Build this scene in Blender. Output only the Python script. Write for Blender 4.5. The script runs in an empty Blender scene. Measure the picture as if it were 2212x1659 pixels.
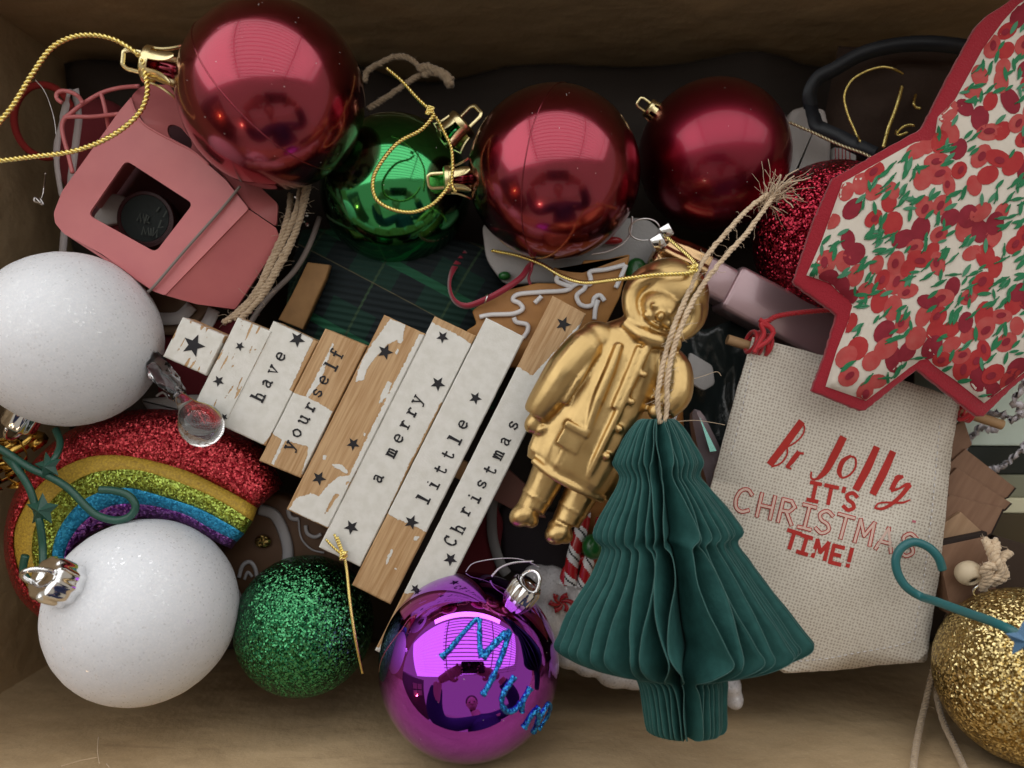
import bpy, bmesh, math, random
import numpy as np
from mathutils import Vector, Matrix, noise as mnoise
random.seed(7); np.random.seed(7)
R = math.radians
U = 0.01                                   # every length below is in centimetres
SC = bpy.context.scene
COL = SC.collection

# ------------------------------------------------------------------ camera, world, lamps
CAMZ = 30.0
FX = 1661.6                                # focal length in measuring units (frame 2212 x 1659)
cam_d = bpy.data.cameras.new('camera'); cam = bpy.data.objects.new('camera', cam_d); COL.objects.link(cam)
cam.location = (0, 0, CAMZ*U); cam.rotation_euler = (0, 0, 0)
cam_d.sensor_width = 36; cam_d.lens = 36*FX/2212.0
cam_d.clip_start = 0.01; cam_d.clip_end = 50
cam_d.dof.use_dof = True; cam_d.dof.focus_distance = 0.292; cam_d.dof.aperture_fstop = 7.0
SC.camera = cam
SC.view_settings.view_transform = 'Standard'; SC.view_settings.look = 'None'
SC.view_settings.exposure = 0.0; SC.view_settings.gamma = 1.0
SC.render.engine = 'CYCLES'
SC.cycles.use_denoising = True
SC.cycles.max_bounces = 10; SC.cycles.glossy_bounces = 5; SC.cycles.transmission_bounces = 8
SC.cycles.caustics_reflective = False; SC.cycles.caustics_refractive = False
SC.cycles.sample_clamp_indirect = 4.0

W = bpy.data.worlds.new('World'); SC.world = W; W.use_nodes = True
bg = W.node_tree.nodes['Background']
bg.inputs[0].default_value = (0.65, 0.58, 0.49, 1); bg.inputs[1].default_value = 0.62

def area(name, loc, target, sx, sy, power, color):
    d = bpy.data.lights.new(name, 'AREA'); d.shape = 'RECTANGLE'; d.size = sx*U; d.size_y = sy*U
    d.energy = power; d.color = color
    o = bpy.data.objects.new(name, d); COL.objects.link(o)
    o.location = Vector(loc)*U
    o.rotation_euler = (Vector(target)-Vector(loc)).to_track_quat('-Z', 'Y').to_euler()
    return o
# daylight coming in under the sloping roof, with a brighter window low down
area('skylight', (-10, 92, 112), (0, 2, 0), 640, 200, 60.0, (0.95, 0.98, 1.0))
area('window_light', (-5, 196, 34), (0, 0, 0), 300, 26, 12.0, (0.95, 0.97, 1.0))
def bulb(name, loc, r, power, color):
    d = bpy.data.lights.new(name, 'POINT'); d.shadow_soft_size = r*U; d.energy = power; d.color = color
    o = bpy.data.objects.new(name, d); COL.objects.link(o); o.location = Vector(loc)*U
bulb('lamp_bulb', (-120, -58, 62), 4.5, 2.6, (1.0, 0.48, 0.16))
bulb('lamp_bulb', (-62, -88, 74), 3.4, 1.2, (1.0, 0.62, 0.34))
bulb('lamp_bulb', (-40, -92, 70), 2.6, .8, (1.0, 0.70, 0.46))

# ------------------------------------------------------------------ geometry helpers (cm)
def sc(z): return FX/(CAMZ-z)
def P(x, y, z=0.0):
    s = FX/(CAMZ-z); return Vector(((x-1106.0)/s, (829.5-y)/s, z))
def PL(pts, z=0.0):
    return [P(p[0], p[1], p[2] if len(p) > 2 else z) for p in pts]
class MB:
    def __init__(s): s.v = []; s.f = []; s.m = []
    def add(s, V, F, mi=0):
        b = len(s.v); s.v.extend([tuple(v) for v in V]); s.f.extend([tuple(b+i for i in f) for f in F]); s.m.extend([mi]*len(F)); return s
def crom(pts, n=8, closed=False):
    pts = [Vector(p) for p in pts]; out = []; N = len(pts)
    rng = range(N if closed else N-1)
    for i in rng:
        if closed: p0, p1, p2, p3 = pts[(i-1) % N], pts[i], pts[(i+1) % N], pts[(i+2) % N]
        else: p0 = pts[max(i-1, 0)]; p1 = pts[i]; p2 = pts[i+1]; p3 = pts[min(i+2, N-1)]
        for k in range(n):
            t = k/n
            out.append(0.5*((2*p1)+(p2-p0)*t+(2*p0-5*p1+4*p2-p3)*t*t+(3*p1-p0-3*p2+p3)*t**3))
    if not closed: out.append(pts[-1])
    return out
def resample(pts, step):
    d = [0.0]
    for a, b in zip(pts, pts[1:]): d.append(d[-1]+(b-a).length)
    L = d[-1]; n = max(2, int(L/step)+1); out = []; j = 0
    for i in range(n):
        t = L*i/(n-1)
        while j < len(d)-2 and d[j+1] < t: j += 1
        q = (t-d[j])/max(d[j+1]-d[j], 1e-9); out.append(pts[j].lerp(pts[j+1], min(max(q, 0), 1)))
    return out
def frames(pts):
    n = len(pts); T = [(pts[min(i+1, n-1)]-pts[max(i-1, 0)]).normalized() for i in range(n)]
    a = Vector((0, 0, 1)) if abs(T[0].z) < .9 else Vector((1, 0, 0))
    N = [(a-T[0]*a.dot(T[0])).normalized()]
    for i in range(1, n):
        v = N[-1]-T[i]*N[-1].dot(T[i]); N.append(v.normalized() if v.length > 1e-6 else N[-1])
    return T, N, [t.cross(m) for t, m in zip(T, N)]
def tube(mb, pts, r, n=8, mi=0, closed=False, squash=1.0):
    pts = [Vector(p) for p in pts]; T, N, B = frames(pts); V = []; F = []; m = len(pts)
    for i, p in enumerate(pts):
        rr = r(i/(m-1)) if callable(r) else r
        for k in range(n):
            a = 2*math.pi*k/n; V.append(p+N[i]*math.cos(a)*rr*squash+B[i]*math.sin(a)*rr)
    for i in range(m-1 if not closed else m):
        j = (i+1) % m
        for k in range(n): F.append((i*n+k, i*n+(k+1) % n, j*n+(k+1) % n, j*n+k))
    if not closed: F.append(tuple(range(n-1, -1, -1))); F.append(tuple((m-1)*n+k for k in range(n)))
    mb.add(V, F, mi); return mb
def rope(mb, pts, r, strands=3, pitch=0.35, n=5, mi=0, wob=0.0):
    pts = resample(pts, pitch/7.0); T, N, B = frames(pts); L = 0.0; seq = [[] for _ in range(strands)]
    for i, p in enumerate(pts):
        if i: L += (pts[i]-pts[i-1]).length
        for s in range(strands):
            a = 2*math.pi*(L/pitch+s/strands)
            h = r*0.52*(1+wob*mnoise.noise(Vector((p.x*1.3, p.y*1.3, s*9.0))))
            seq[s].append(p+(N[i]*math.cos(a)+B[i]*math.sin(a))*h)
    for q in seq: tube(mb, q, r*0.56, n, mi)
    return mb
def fuzz(mb, pts, r, count, ln=0.5, th=0.008, mi=0, seed=1):
    rnd = random.Random(seed); pts = resample(pts, 0.1)
    for _ in range(count):
        i = rnd.randrange(1, len(pts)-1); t = (pts[i+1]-pts[i-1]).normalized()
        d = Vector([rnd.gauss(0, 1) for _ in range(3)]); d = (d+t*rnd.choice((-1, 1))*rnd.uniform(.4, 2.2)).normalized()
        c = Vector([rnd.gauss(0, 1) for _ in range(3)])*ln*.45; L = ln*rnd.uniform(.15, .9)*.7
        q = [pts[i]+d*(L*k/6)+c*(L*(k/6)**2)+Vector((math.sin(k*1.7+i)*.02, math.cos(k*1.3+i)*.02, 0)) for k in range(7)]
        tube(mb, q, th, 3, mi)
    return mb
def basis(ax):
    ax = ax.normalized(); a = Vector((0, 0, 1)) if abs(ax.z) < .9 else Vector((1, 0, 0))
    e1 = (a-ax*a.dot(ax)).normalized(); return e1, ax.cross(e1), ax
def lathe(mb, o, ax, prof, n=32, mi=0, flute=0, fl=0.0, twist=0.0):
    e1, e2, ax = basis(ax); V = []; F = []
    for j, (r, h) in enumerate(prof):
        for k in range(n):
            a = 2*math.pi*k/n; rr = r*(1+(fl*math.cos(flute*(a+twist*h)) if flute else 0))
            V.append(o+e1*math.cos(a)*rr+e2*math.sin(a)*rr+ax*h)
    m = len(prof)
    for j in range(m-1):
        for k in range(n): F.append((j*n+k, j*n+(k+1) % n, (j+1)*n+(k+1) % n, (j+1)*n+k))
    F.append(tuple(range(n-1, -1, -1))); F.append(tuple((m-1)*n+k for k in range(n)))
    mb.add(V, F, mi); return mb
def ellipsoid(mb, c, ax, r, n=24, m=14, mi=0):       # ax: 3 axis vectors, r: 3 radii
    V = []; F = []
    for j in range(1, m):
        th = math.pi*j/m
        for k in range(n):
            a = 2*math.pi*k/n
            V.append(c+ax[0]*r[0]*math.sin(th)*math.cos(a)+ax[1]*r[1]*math.sin(th)*math.sin(a)+ax[2]*r[2]*math.cos(th))
    V.append(c+ax[2]*r[2]); V.append(c-ax[2]*r[2]); t = len(V)-2; b = len(V)-1
    for j in range(m-2):
        for k in range(n): F.append((j*n+k, (j+1)*n+k, (j+1)*n+(k+1) % n, j*n+(k+1) % n))
    for k in range(n): F.append((t, k, (k+1) % n)); F.append((b, (m-2)*n+(k+1) % n, (m-2)*n+k))
    mb.add(V, F, mi); return mb
XYZ = (Vector((1, 0, 0)), Vector((0, 1, 0)), Vector((0, 0, 1)))
def slab(mb, top, thick, bev=0.05, mi=0, down=Vector((0, 0, -1)), bot=None):
    # closed prism below a polygon, bevelled along its upper rim
    n = len(top); c = sum(top, Vector())/n; A = 0
    for i in range(n): a, b = top[i], top[(i+1) % n]; A += a.x*b.y-b.x*a.y
    if A < 0: top = top[::-1]
    V = []; 
    def inset(d, z):
        out = []
        for i in range(n):
            p0, p, p1 = top[i-1], top[i], top[(i+1) % n]
            e0 = (p-p0); e1 = (p1-p); e0.z = e1.z = 0
            if e0.length < 1e-9 or e1.length < 1e-9: out.append(p+Vector((0, 0, z))); continue
            e0.normalize(); e1.normalize()
            n0 = Vector((-e0.y, e0.x, 0)); n1 = Vector((-e1.y, e1.x, 0)); b = n0+n1
            b = b/max(b.dot(n0), .35) if b.length > 1e-6 else n0
            out.append(p+b*d+down*z)
        return out
    rings = [inset(bev, 0), inset(bev*.3, bev*.3), inset(0, bev), inset(0, thick)]
    for r_ in rings: V += r_
    F = []
    for j in range(3):
        for i in range(n): F.append((j*n+i, (j+1)*n+i, (j+1)*n+(i+1) % n, j*n+(i+1) % n))
    F.append(tuple(range(n))); F.append(tuple(3*n+i for i in range(n-1, -1, -1)))
    mb.add(V, F, mi); return mb
def rounded(pts, r, n=4):
    out = []; N = len(pts)
    for i in range(N):
        p0, p, p1 = Vector(pts[i-1]), Vector(pts[i]), Vector(pts[(i+1) % N])
        a = (p0-p); b = (p1-p); q = min(r, a.length*.45, b.length*.45); A = p+a.normalized()*q; B = p+b.normalized()*q
        for k in range(n+1):
            t = k/n; out.append(tuple((A*(1-t)**2+p*2*t*(1-t)+B*t*t)))
    return out
def ribbon2d(mb, pts, w, z, zo=[0], mi=0, hfun=None):
    # flat brush stroke on a surface; pts in picture units, w in picture units (number or list)
    n = len(pts); q = [Vector((p[0], p[1])) for p in pts]; ws = w if isinstance(w, (list, tuple)) else [w]*n
    zo[0] = (zo[0]+1) % 14; dz = zo[0]*0.0018; V = []; F = []
    for i in range(n):
        a = q[max(i-1, 0)]; b = q[min(i+1, n-1)]; t = (b-a).normalized(); nn = Vector((-t.y, t.x))
        e = Vector((0, 0))
        if i == 0: e = -t*ws[0]*.32
        if i == n-1: e = t*ws[-1]*.32
        sh = 1.0
        if 0 < i < n-1:
            t0 = (q[i]-q[i-1]).normalized(); sh = 1/max(.6, abs(t0.dot(t)))
        for s in (-.5, .5):
            p = q[i]+e+nn*ws[i]*s*sh; zz = hfun(p.x, p.y) if hfun else z
            V.append(P(p.x, p.y, zz+0.012+dz))
    for i in range(n-1): F.append((2*i, 2*i+1, 2*i+3, 2*i+2))
    mb.add(V, F, mi); return mb
def strip(mb, pts, w, up=None, mi=0, th=0.03):
    # a band of ribbon with thickness following 3-D points
    pts = [Vector(p) for p in pts]; n = len(pts); V = []; F = []
    for i, p in enumerate(pts):
        t = (pts[min(i+1, n-1)]-pts[max(i-1, 0)]).normalized()
        u = (up[i] if isinstance(up, list) else (up or Vector((0, 0, 1)))); s = t.cross(u).normalized(); m_ = s.cross(t).normalized()
        ww = w[i] if isinstance(w, list) else w
        for a, b in ((-.5, 0), (.5, 0), (.5, -th), (-.5, -th)): V.append(p+s*ww*a+m_*b)
    for i in range(n-1):
        for k in range(4): F.append((4*i+k, 4*i+(k+1) % 4, 4*i+4+(k+1) % 4, 4*i+4+k))
    F.append((3, 2, 1, 0)); F.append(tuple(4*(n-1)+k for k in range(4)))
    mb.add(V, F, mi); return mb
def inpoly(x, y, poly):
    c = False; n = len(poly); j = n-1
    for i in range(n):
        xi, yi = poly[i][:2]; xj, yj = poly[j][:2]
        if (yi > y) != (yj > y) and x < (xj-xi)*(y-yi)/(yj-yi)+xi: c = not c
        j = i
    return c
def pdist(x, y, poly, closed=True):
    best = 1e9; n = len(poly)
    for i in range(n if closed else n-1):
        x0, y0 = poly[i][:2]; x1, y1 = poly[(i+1) % n][:2]; dx, dy = x1-x0, y1-y0
        t = max(0, min(1, ((x-x0)*dx+(y-y0)*dy)/(dx*dx+dy*dy+1e-9))); best = min(best, math.hypot(x-x0-t*dx, y-y0-t*dy))
    return best

# ------------------------------------------------------------------ objects
def mesh_obj(name, mb, mats, origin=Vector(), parent=None, smooth=True, kind=None, label=None, auto=None):
    me = bpy.data.meshes.new(name)
    me.from_pydata([((v[0]-origin[0])*U, (v[1]-origin[1])*U, (v[2]-origin[2])*U) for v in mb.v], [], mb.f)
    if not isinstance(mats, (list, tuple)): mats = [mats]
    for m in mats: me.materials.append(m)
    me.polygons.foreach_set('material_index', mb.m)
    me.polygons.foreach_set('use_smooth', [smooth]*len(mb.f)); me.update()
    if smooth and auto:
        try: me.set_sharp_from_angle(angle=R(auto))
        except Exception: pass
    o = bpy.data.objects.new(name, me); COL.objects.link(o)
    if parent is not None: o.parent = parent
    else: o.location = Vector(origin)*U
    if kind: o['kind'] = kind
    if label: o['label'] = label
    return o
class Thing:
    def __init__(s, name, label, cat, origin, group=None):
        s.o = bpy.data.objects.new(name, None); COL.objects.link(s.o); s.og = Vector(origin); s.o.location = s.og*U
        s.o.empty_display_size = .01; s.o['label'] = label; s.o['category'] = cat
        if group: s.o['group'] = group
    def part(s, name, mb, mats, parent=None, **k): return mesh_obj(name, mb, mats, s.og, parent or s.o, **k)
def single(name, label, cat, mb, mats, group=None, **k):
    a = np.array(mb.v); og = Vector((a[:, 0].mean(), a[:, 1].mean(), a[:, 2].min()))
    o = mesh_obj(name, mb, mats, og, None, **k); o['label'] = label; o['category'] = cat
    if group: o['group'] = group
    return o
def structure(name, mb, mats, **k):
    return mesh_obj(name, mb, mats, Vector(), None, kind='structure', **k)

# ------------------------------------------------------------------ materials
def M(name, col, rough=.5, metal=0.0, coat=0.0, coat_r=.04, spec=.5, bump=(), var=None, glit=None, sheen=0.0, trans=0.0, ior=1.45, film=0, sss=0, alpha=1.0, rvar=None):
    m = bpy.data.materials.new(name); m.use_nodes = True; nt = m.node_tree; N = nt.nodes; L = nt.links
    b = N['Principled BSDF']; I = b.inputs
    c4 = (*col, 1); I['Base Color'].default_value = c4; I['Roughness'].default_value = rough; I['Metallic'].default_value = metal
    I['Coat Weight'].default_value = coat; I['Coat Roughness'].default_value = coat_r; I['Specular IOR Level'].default_value = spec
    I['Sheen Weight'].default_value = sheen; I['Transmission Weight'].default_value = trans; I['IOR'].default_value = ior; I['Alpha'].default_value = alpha
    if sss: I['Subsurface Weight'].default_value = sss; I['Subsurface Radius'].default_value = (1, 1, 1); I['Subsurface Scale'].default_value = .002
    if film: I['Thin Film Thickness'].default_value = film; I['Thin Film IOR'].default_value = 1.33
    tc = N.new('ShaderNodeTexCoord'); mp = N.new('ShaderNodeMapping'); L.new(tc.outputs['Object'], mp.inputs['Vector'])
    mp.inputs['Scale'].default_value = (100, 100, 100); vec = mp.outputs['Vector']
    m['vec'] = 1
    last = None
    if var:                                   # (scale, colour2, contrast, stretch, rotation)
        sc_, c2 = var[0], var[1]; con = var[2] if len(var) > 2 else .5
        v2 = vec
        if len(var) > 3:
            q = N.new('ShaderNodeMapping'); q.inputs['Rotation'].default_value = (0, 0, var[4] if len(var) > 4 else 0); L.new(vec, q.inputs['Vector'])
            q2 = N.new('ShaderNodeMapping'); q2.inputs['Scale'].default_value = var[3]; L.new(q.outputs[0], q2.inputs['Vector']); v2 = q2.outputs[0]
        n = N.new('ShaderNodeTexNoise'); n.inputs['Scale'].default_value = sc_; n.inputs['Detail'].default_value = 5; L.new(v2, n.inputs['Vector'])
        r_ = N.new('ShaderNodeValToRGB'); r_.color_ramp.elements[0].position = .5-con/2*.6; r_.color_ramp.elements[1].position = .5+con/2*.6
        r_.color_ramp.elements[0].color = c4; r_.color_ramp.elements[1].color = (*c2, 1)
        L.new(n.outputs['Fac'], r_.inputs[0]); L.new(r_.outputs[0], I['Base Color']); last = r_.outputs[0]
        m['n'] = 1
    nrm = None
    for (kind, s_, st, dist) in bump:
        if kind == 'noise':
            t = N.new('ShaderNodeTexNoise'); t.inputs['Scale'].default_value = s_; t.inputs['Detail'].default_value = 6; out = t.outputs['Fac']
        else:
            t = N.new('ShaderNodeTexVoronoi'); t.inputs['Scale'].default_value = s_; out = t.outputs['Distance']
        L.new(vec, t.inputs['Vector'])
        bp = N.new('ShaderNodeBump'); bp.inputs['Strength'].default_value = st; bp.inputs['Distance'].default_value = dist*U
        L.new(out, bp.inputs['Height'])
        if nrm: L.new(nrm, bp.inputs['Normal'])
        nrm = bp.outputs['Normal']
    pre = nrm
    if glit:                                  # (cells per cm, tilt, colour2, share of bright flakes)
        s_, k, c2 = glit[:3]
        v = N.new('ShaderNodeTexVoronoi'); v.inputs['Scale'].default_value = s_; L.new(vec, v.inputs['Vector'])
        sb = N.new('ShaderNodeVectorMath'); sb.operation = 'SUBTRACT'; sb.inputs[1].default_value = (.5, .5, .5); L.new(v.outputs['Color'], sb.inputs[0])
        ml = N.new('ShaderNodeVectorMath'); ml.operation = 'SCALE'; ml.inputs['Scale'].default_value = k; L.new(sb.outputs[0], ml.inputs[0])
        ge = N.new('ShaderNodeNewGeometry'); ad = N.new('ShaderNodeVectorMath'); ad.operation = 'ADD'
        L.new(nrm if nrm else ge.outputs['Normal'], ad.inputs[0]); L.new(ml.outputs[0], ad.inputs[1])
        no = N.new('ShaderNodeVectorMath'); no.operation = 'NORMALIZE'; L.new(ad.outputs[0], no.inputs[0]); nrm = no.outputs[0]
        sp = N.new('ShaderNodeSeparateColor'); L.new(v.outputs['Color'], sp.inputs[0])
        r2 = N.new('ShaderNodeValToRGB'); r2.color_ramp.elements[0].color = c4; r2.color_ramp.elements[1].color = (*c2, 1)
        r2.color_ramp.elements[0].position = .35; L.new(sp.outputs[2], r2.inputs[0]); L.new(r2.outputs[0], I['Base Color'])
        if len(glit) > 3:                     # only a share of the flakes is metallic
            th = N.new('ShaderNodeMath'); th.operation = 'GREATER_THAN'; th.inputs[1].default_value = 1-glit[3]; L.new(sp.outputs[0], th.inputs[0])
            L.new(th.outputs[0], I['Coat Weight']); I['Coat IOR'].default_value = 2.5; I['Coat Roughness'].default_value = .12
            L.new(nrm, I['Coat Normal']); nrm = pre
    if nrm: L.new(nrm, I['Normal'])
    if rvar:
        n = N.new('ShaderNodeTexNoise'); n.inputs['Scale'].default_value = rvar[0]; L.new(vec, n.inputs['Vector'])
        mr = N.new('ShaderNodeMapRange'); mr.inputs['From Min'].default_value = .3; mr.inputs['From Max'].default_value = .7
        mr.inputs['To Min'].default_value = rvar[1]; mr.inputs['To Max'].default_value = rvar[2]; L.new(n.outputs['Fac'], mr.inputs['Value']); L.new(mr.outputs[0], I['Roughness'])
    return m

m_card = M('cardboard', (.60, .44, .26), .55, var=(.45, (.47, .33, .185), 1.0, (1, 1, 2.2)), bump=(('noise', .45, .5, .45), ('noise', 9, .25, .04)), spec=.35)
m_cardedge = M('cardboard_edge', (.30, .20, .12), .8)
m_redA = M('red_lacquer', (.31, .036, .060), .20, 1.0, coat=.55, coat_r=.04, bump=(('noise', .5, .05, .05),), rvar=(1.2, .15, .25))
m_redC = M('red_satin_lacquer', (.27, .018, .042), .32, 1.0, coat=.5, coat_r=.12, bump=(('noise', .5, .05, .05),))
m_green = M('green_lacquer', (.045, .36, .11), .10, 1.0, coat=.5, coat_r=.03, bump=(('noise', .5, .05, .05),))
m_purple = M('purple_mirror', (.41, .055, .70), .02, 1.0, coat=.3, coat_r=.02, bump=(('noise', .6, .03, .04),))
m_redglit = M('red_glitter', (.22, .006, .02), .28, 1.0, glit=(15, 1.2, (.70, .06, .10)), bump=(('noise', 14, .5, .05),))
m_greenglit = M('green_glitter', (.015, .12, .045), .25, 1.0, glit=(17, 1.1, (.12, .46, .20)), bump=(('noise', 14, .5, .05),))
m_goldglit = M('gold_glitter', (.42, .27, .07), .30, 1.0, glit=(16, 1.1, (.95, .78, .38)), bump=(('noise', 3, .15, .04),))
m_white = M('white_frost', (.77, .79, .83), .6, 0, glit=(17, .28, (.84, .85, .88), .045), bump=(('noise', 10, .15, .03),), sss=.2)
m_goldcap = M('pale_gold_metal', (.88, .76, .42), .27, 1.0, bump=(('noise', 5, .2, .03),))
m_silvercap = M('silver_metal', (.80, .80, .80), .09, 1.0)
m_goldcord = M('gold_thread', (.92, .76, .28), .22, 1.0, bump=(('noise', 40, .5, .02),))
m_silvercord = M('silver_thread', (.72, .70, .70), .3, 1.0)
m_jute = M('jute', (.34, .24, .15), .9, var=(6, (.52, .40, .27), .9), sheen=.3)
m_jutelight = M('pale_jute', (.56, .41, .26), .9, var=(6, (.76, .60, .42), .9), sheen=.3)
m_pink = M('pink_paint', (.60, .175, .175), .42, coat=.15, coat_r=.25, bump=(('noise', 1.2, .08, .05), ('noise', 25, .06, .01)), var=(.8, (.54, .145, .155), .8))
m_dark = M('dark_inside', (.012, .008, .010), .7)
m_darkred = M('dark_red_felt', (.13, .012, .018), .9, bump=(('noise', 18, .5, .04),))
m_wood = M('pine_wood', (.56, .34, .16), .6, var=(3, (.44, .25, .11), .8, (1, .12, 1), -.466), bump=(('noise', 10, .2, .03),))
m_black = M('black_print', (.014, .013, .016), .7)
m_teal = M('teal_tissue', (.009, .066, .060), .8, var=(2.2, (.018, .100, .090), .8), bump=(('noise', 6, .3, .06),))
m_tealedge = M('teal_paper_edge', (.075, .17, .155), .8)
m_felt = M('red_felt', (.30, .006, .018), .95, sheen=.4, bump=(('noise', 16, .6, .05),))
m_cotton = M('cream_cotton', (.66, .60, .52), .85, var=(1.5, (.60, .54, .46), .8), bump=(('noise', 30, .25, .02), ('noise', 1.3, .3, .12)))
BR = [M('berry_red', (.40, .034, .032), .85, var=(3, (.36, .018, .022), .8)), M('berry_coral', (.44, .085, .075), .85, var=(3, (.42, .04, .04), .8)),
      M('berry_crimson', (.20, .008, .020), .85, var=(3, (.26, .014, .03), .8)), M('leaf_green', (.020, .17, .070), .85), M('leaf_pale_green', (.06, .22, .12), .85)]
m_redprint = M('red_print', (.52, .035, .025), .8, var=(9, (.44, .03, .025), .9))
m_pinkprint = M('pink_print', (.76, .54, .46), .85)
m_dowel = M('dowel_wood', (.48, .30, .15), .6, var=(4, (.36, .21, .10), .8, (.2, 1, 1)))
m_redcord = M('red_cord', (.50, .012, .022), .5, sheen=.3)
RB = [M('glitter_red', (.26, .010, .018), .35, .85, glit=(16, .9, (.70, .09, .10)), bump=(('noise', 14, .4, .05),)),
      M('mustard_paint', (.60, .39, .04), .6, 0, var=(11, (.34, .21, .03), .7), bump=(('noise', 12, .7, .06),)),
      M('glitter_lime', (.17, .19, .02), .35, .9, glit=(16, .9, (.46, .60, .12)), bump=(('noise', 14, .4, .05),)),
      M('glitter_blue', (.014, .22, .42), .4, .5, glit=(13, .6, (.05, .42, .70)), bump=(('noise', 14, .5, .05),)),
      M('glitter_violet', (.22, .05, .32), .3, 1.0, glit=(13, .8, (.60, .24, .72)), bump=(('noise', 14, .4, .05),))]
m_plastic = M('dark_green_plastic', (.018, .085, .060), .32, spec=.6, bump=(('noise', 2, .2, .05),))
m_plastic2 = M('teal_plastic', (.025, .15, .16), .32, spec=.6, bump=(('noise', 2, .2, .05),))
m_glass = M('clear_glass', (.97, .97, .97), .02, trans=1.0, ior=1.5)
m_gold = M('matt_gold', (.56, .385, .165), .36, 1.0, bump=(('noise', 8, .12, .04),), rvar=(1.5, .28, .44))
m_ginger = M('gingerbread', (.42, .20, .055), .55, var=(1.5, (.34, .15, .04), .8), bump=(('noise', 5, .3, .06),), spec=.5)
m_gingerdk = M('dark_gingerbread', (.12, .060, .030), .6, var=(1.5, (.09, .045, .022), .8))
m_icing = M('white_icing', (.74, .72, .72), .4)
m_ribbonred = M('red_satin_ribbon', (.30, .008, .03), .35, sheen=.5)
m_paper = M('grey_white_felt', (.44, .42, .41), .85, bump=(('noise', 8, .4, .05),))
m_silverpink = M('pink_silver_lacquer', (.42, .28, .30), .30, .6, coat=.8, coat_r=.1)
m_snow = M('glitter_snow', (.66, .64, .66), .6, glit=(15, .45, (.74, .72, .74), .10), bump=(('noise', 4, .3, .08),))
m_candy = M('candy_red', (.42, .015, .02), .25, coat=.4)
m_gum = M('green_gumdrop', (.015, .12, .025), .3, coat=.3)
m_cell = M('dark_cellophane', (.020, .028, .028), .25, coat=.3, bump=(('noise', .8, .5, .3),))
m_irid = M('iridescent_plastic', (.34, .27, .29), .25, .5, film=480, coat=.5)
m_woodtree = M('brown_laser_wood', (.27, .155, .095), .65, var=(5, (.20, .105, .062), .8, (1, .10, 1), .55), bump=(('noise', 12, .2, .03),))
m_woodpale = M('pale_laser_wood', (.42, .27, .16), .65, var=(5, (.30, .18, .10), .8, (1, .10, 1), .55))
m_burnt = M('burnt_edge', (.022, .013, .010), .8)
m_bead = M('wooden_bead', (.66, .54, .37), .5)
m_mint = M('mint_card', (.68, .80, .71), .5, var=(.6, (.64, .77, .68), .8))
m_blackcard = M('black_card', (.016, .022, .018), .5)
m_creamcard = M('cream_card', (.80, .78, .55), .5)
m_sage = M('sage_card', (.26, .27, .19), .5)
m_crinkle = M('silver_ribbon', (.60, .57, .61), .4, .25)
m_blackrib = M('black_satin_ribbon', (.006, .008, .012), .5)
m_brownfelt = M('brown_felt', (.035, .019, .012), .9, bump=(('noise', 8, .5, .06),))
m_sheer = M('sheer_ribbon', (.46, .42, .42), .6, alpha=.7)
m_cable = M('grey_elastic', (.24, .20, .18), .7)
m_tan = M('tan_wood', (.28, .15, .055), .7, var=(2, (.22, .115, .04), .8))
m_bluedot = M('blue_glitter_glue', (.012, .10, .42), .3, .8, glit=(20, 1.0, (.05, .42, .80)), bump=(('noise', 12, .4, .05),))
m_bluestar = M('blue_plastic', (.07, .17, .30), .4)
m_streak = M('rainbow_streak', (.20, .42, .36), .2, .8, film=380)

def fibres(m):
    nt = m.node_tree; N = nt.nodes; L = nt.links; b = N['Principled BSDF']; mp = [n for n in N if n.type == 'MAPPING'][0]; src = b.inputs['Base Color'].links[0].from_socket
    for sc_, st, lo, hi, col in ((5, (1, 6, 6), .45, .75, (.34, .23, .13, 1)), (22, (.4, 1, 1), .56, .70, (.74, .60, .42, 1)), (1.1, (.25, 1, 2), .60, .66, (.32, .22, .13, 1))):
        q = N.new('ShaderNodeMapping'); q.inputs['Scale'].default_value = st; L.new(mp.outputs[0], q.inputs[0])
        n = N.new('ShaderNodeTexNoise'); n.inputs['Scale'].default_value = sc_; n.inputs['Detail'].default_value = 8; n.inputs['Roughness'].default_value = .65; L.new(q.outputs[0], n.inputs['Vector'])
        r = N.new('ShaderNodeMapRange'); r.inputs['From Min'].default_value = lo; r.inputs['From Max'].default_value = hi; r.inputs['To Max'].default_value = .40; L.new(n.outputs['Fac'], r.inputs['Value'])
        mx = N.new('ShaderNodeMix'); mx.data_type = 'RGBA'; mx.inputs[7].default_value = col; L.new(src, mx.inputs[6]); L.new(r.outputs[0], mx.inputs['Factor']); src = mx.outputs[2]
    L.new(src, b.inputs['Base Color'])
fibres(m_card)
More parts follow.
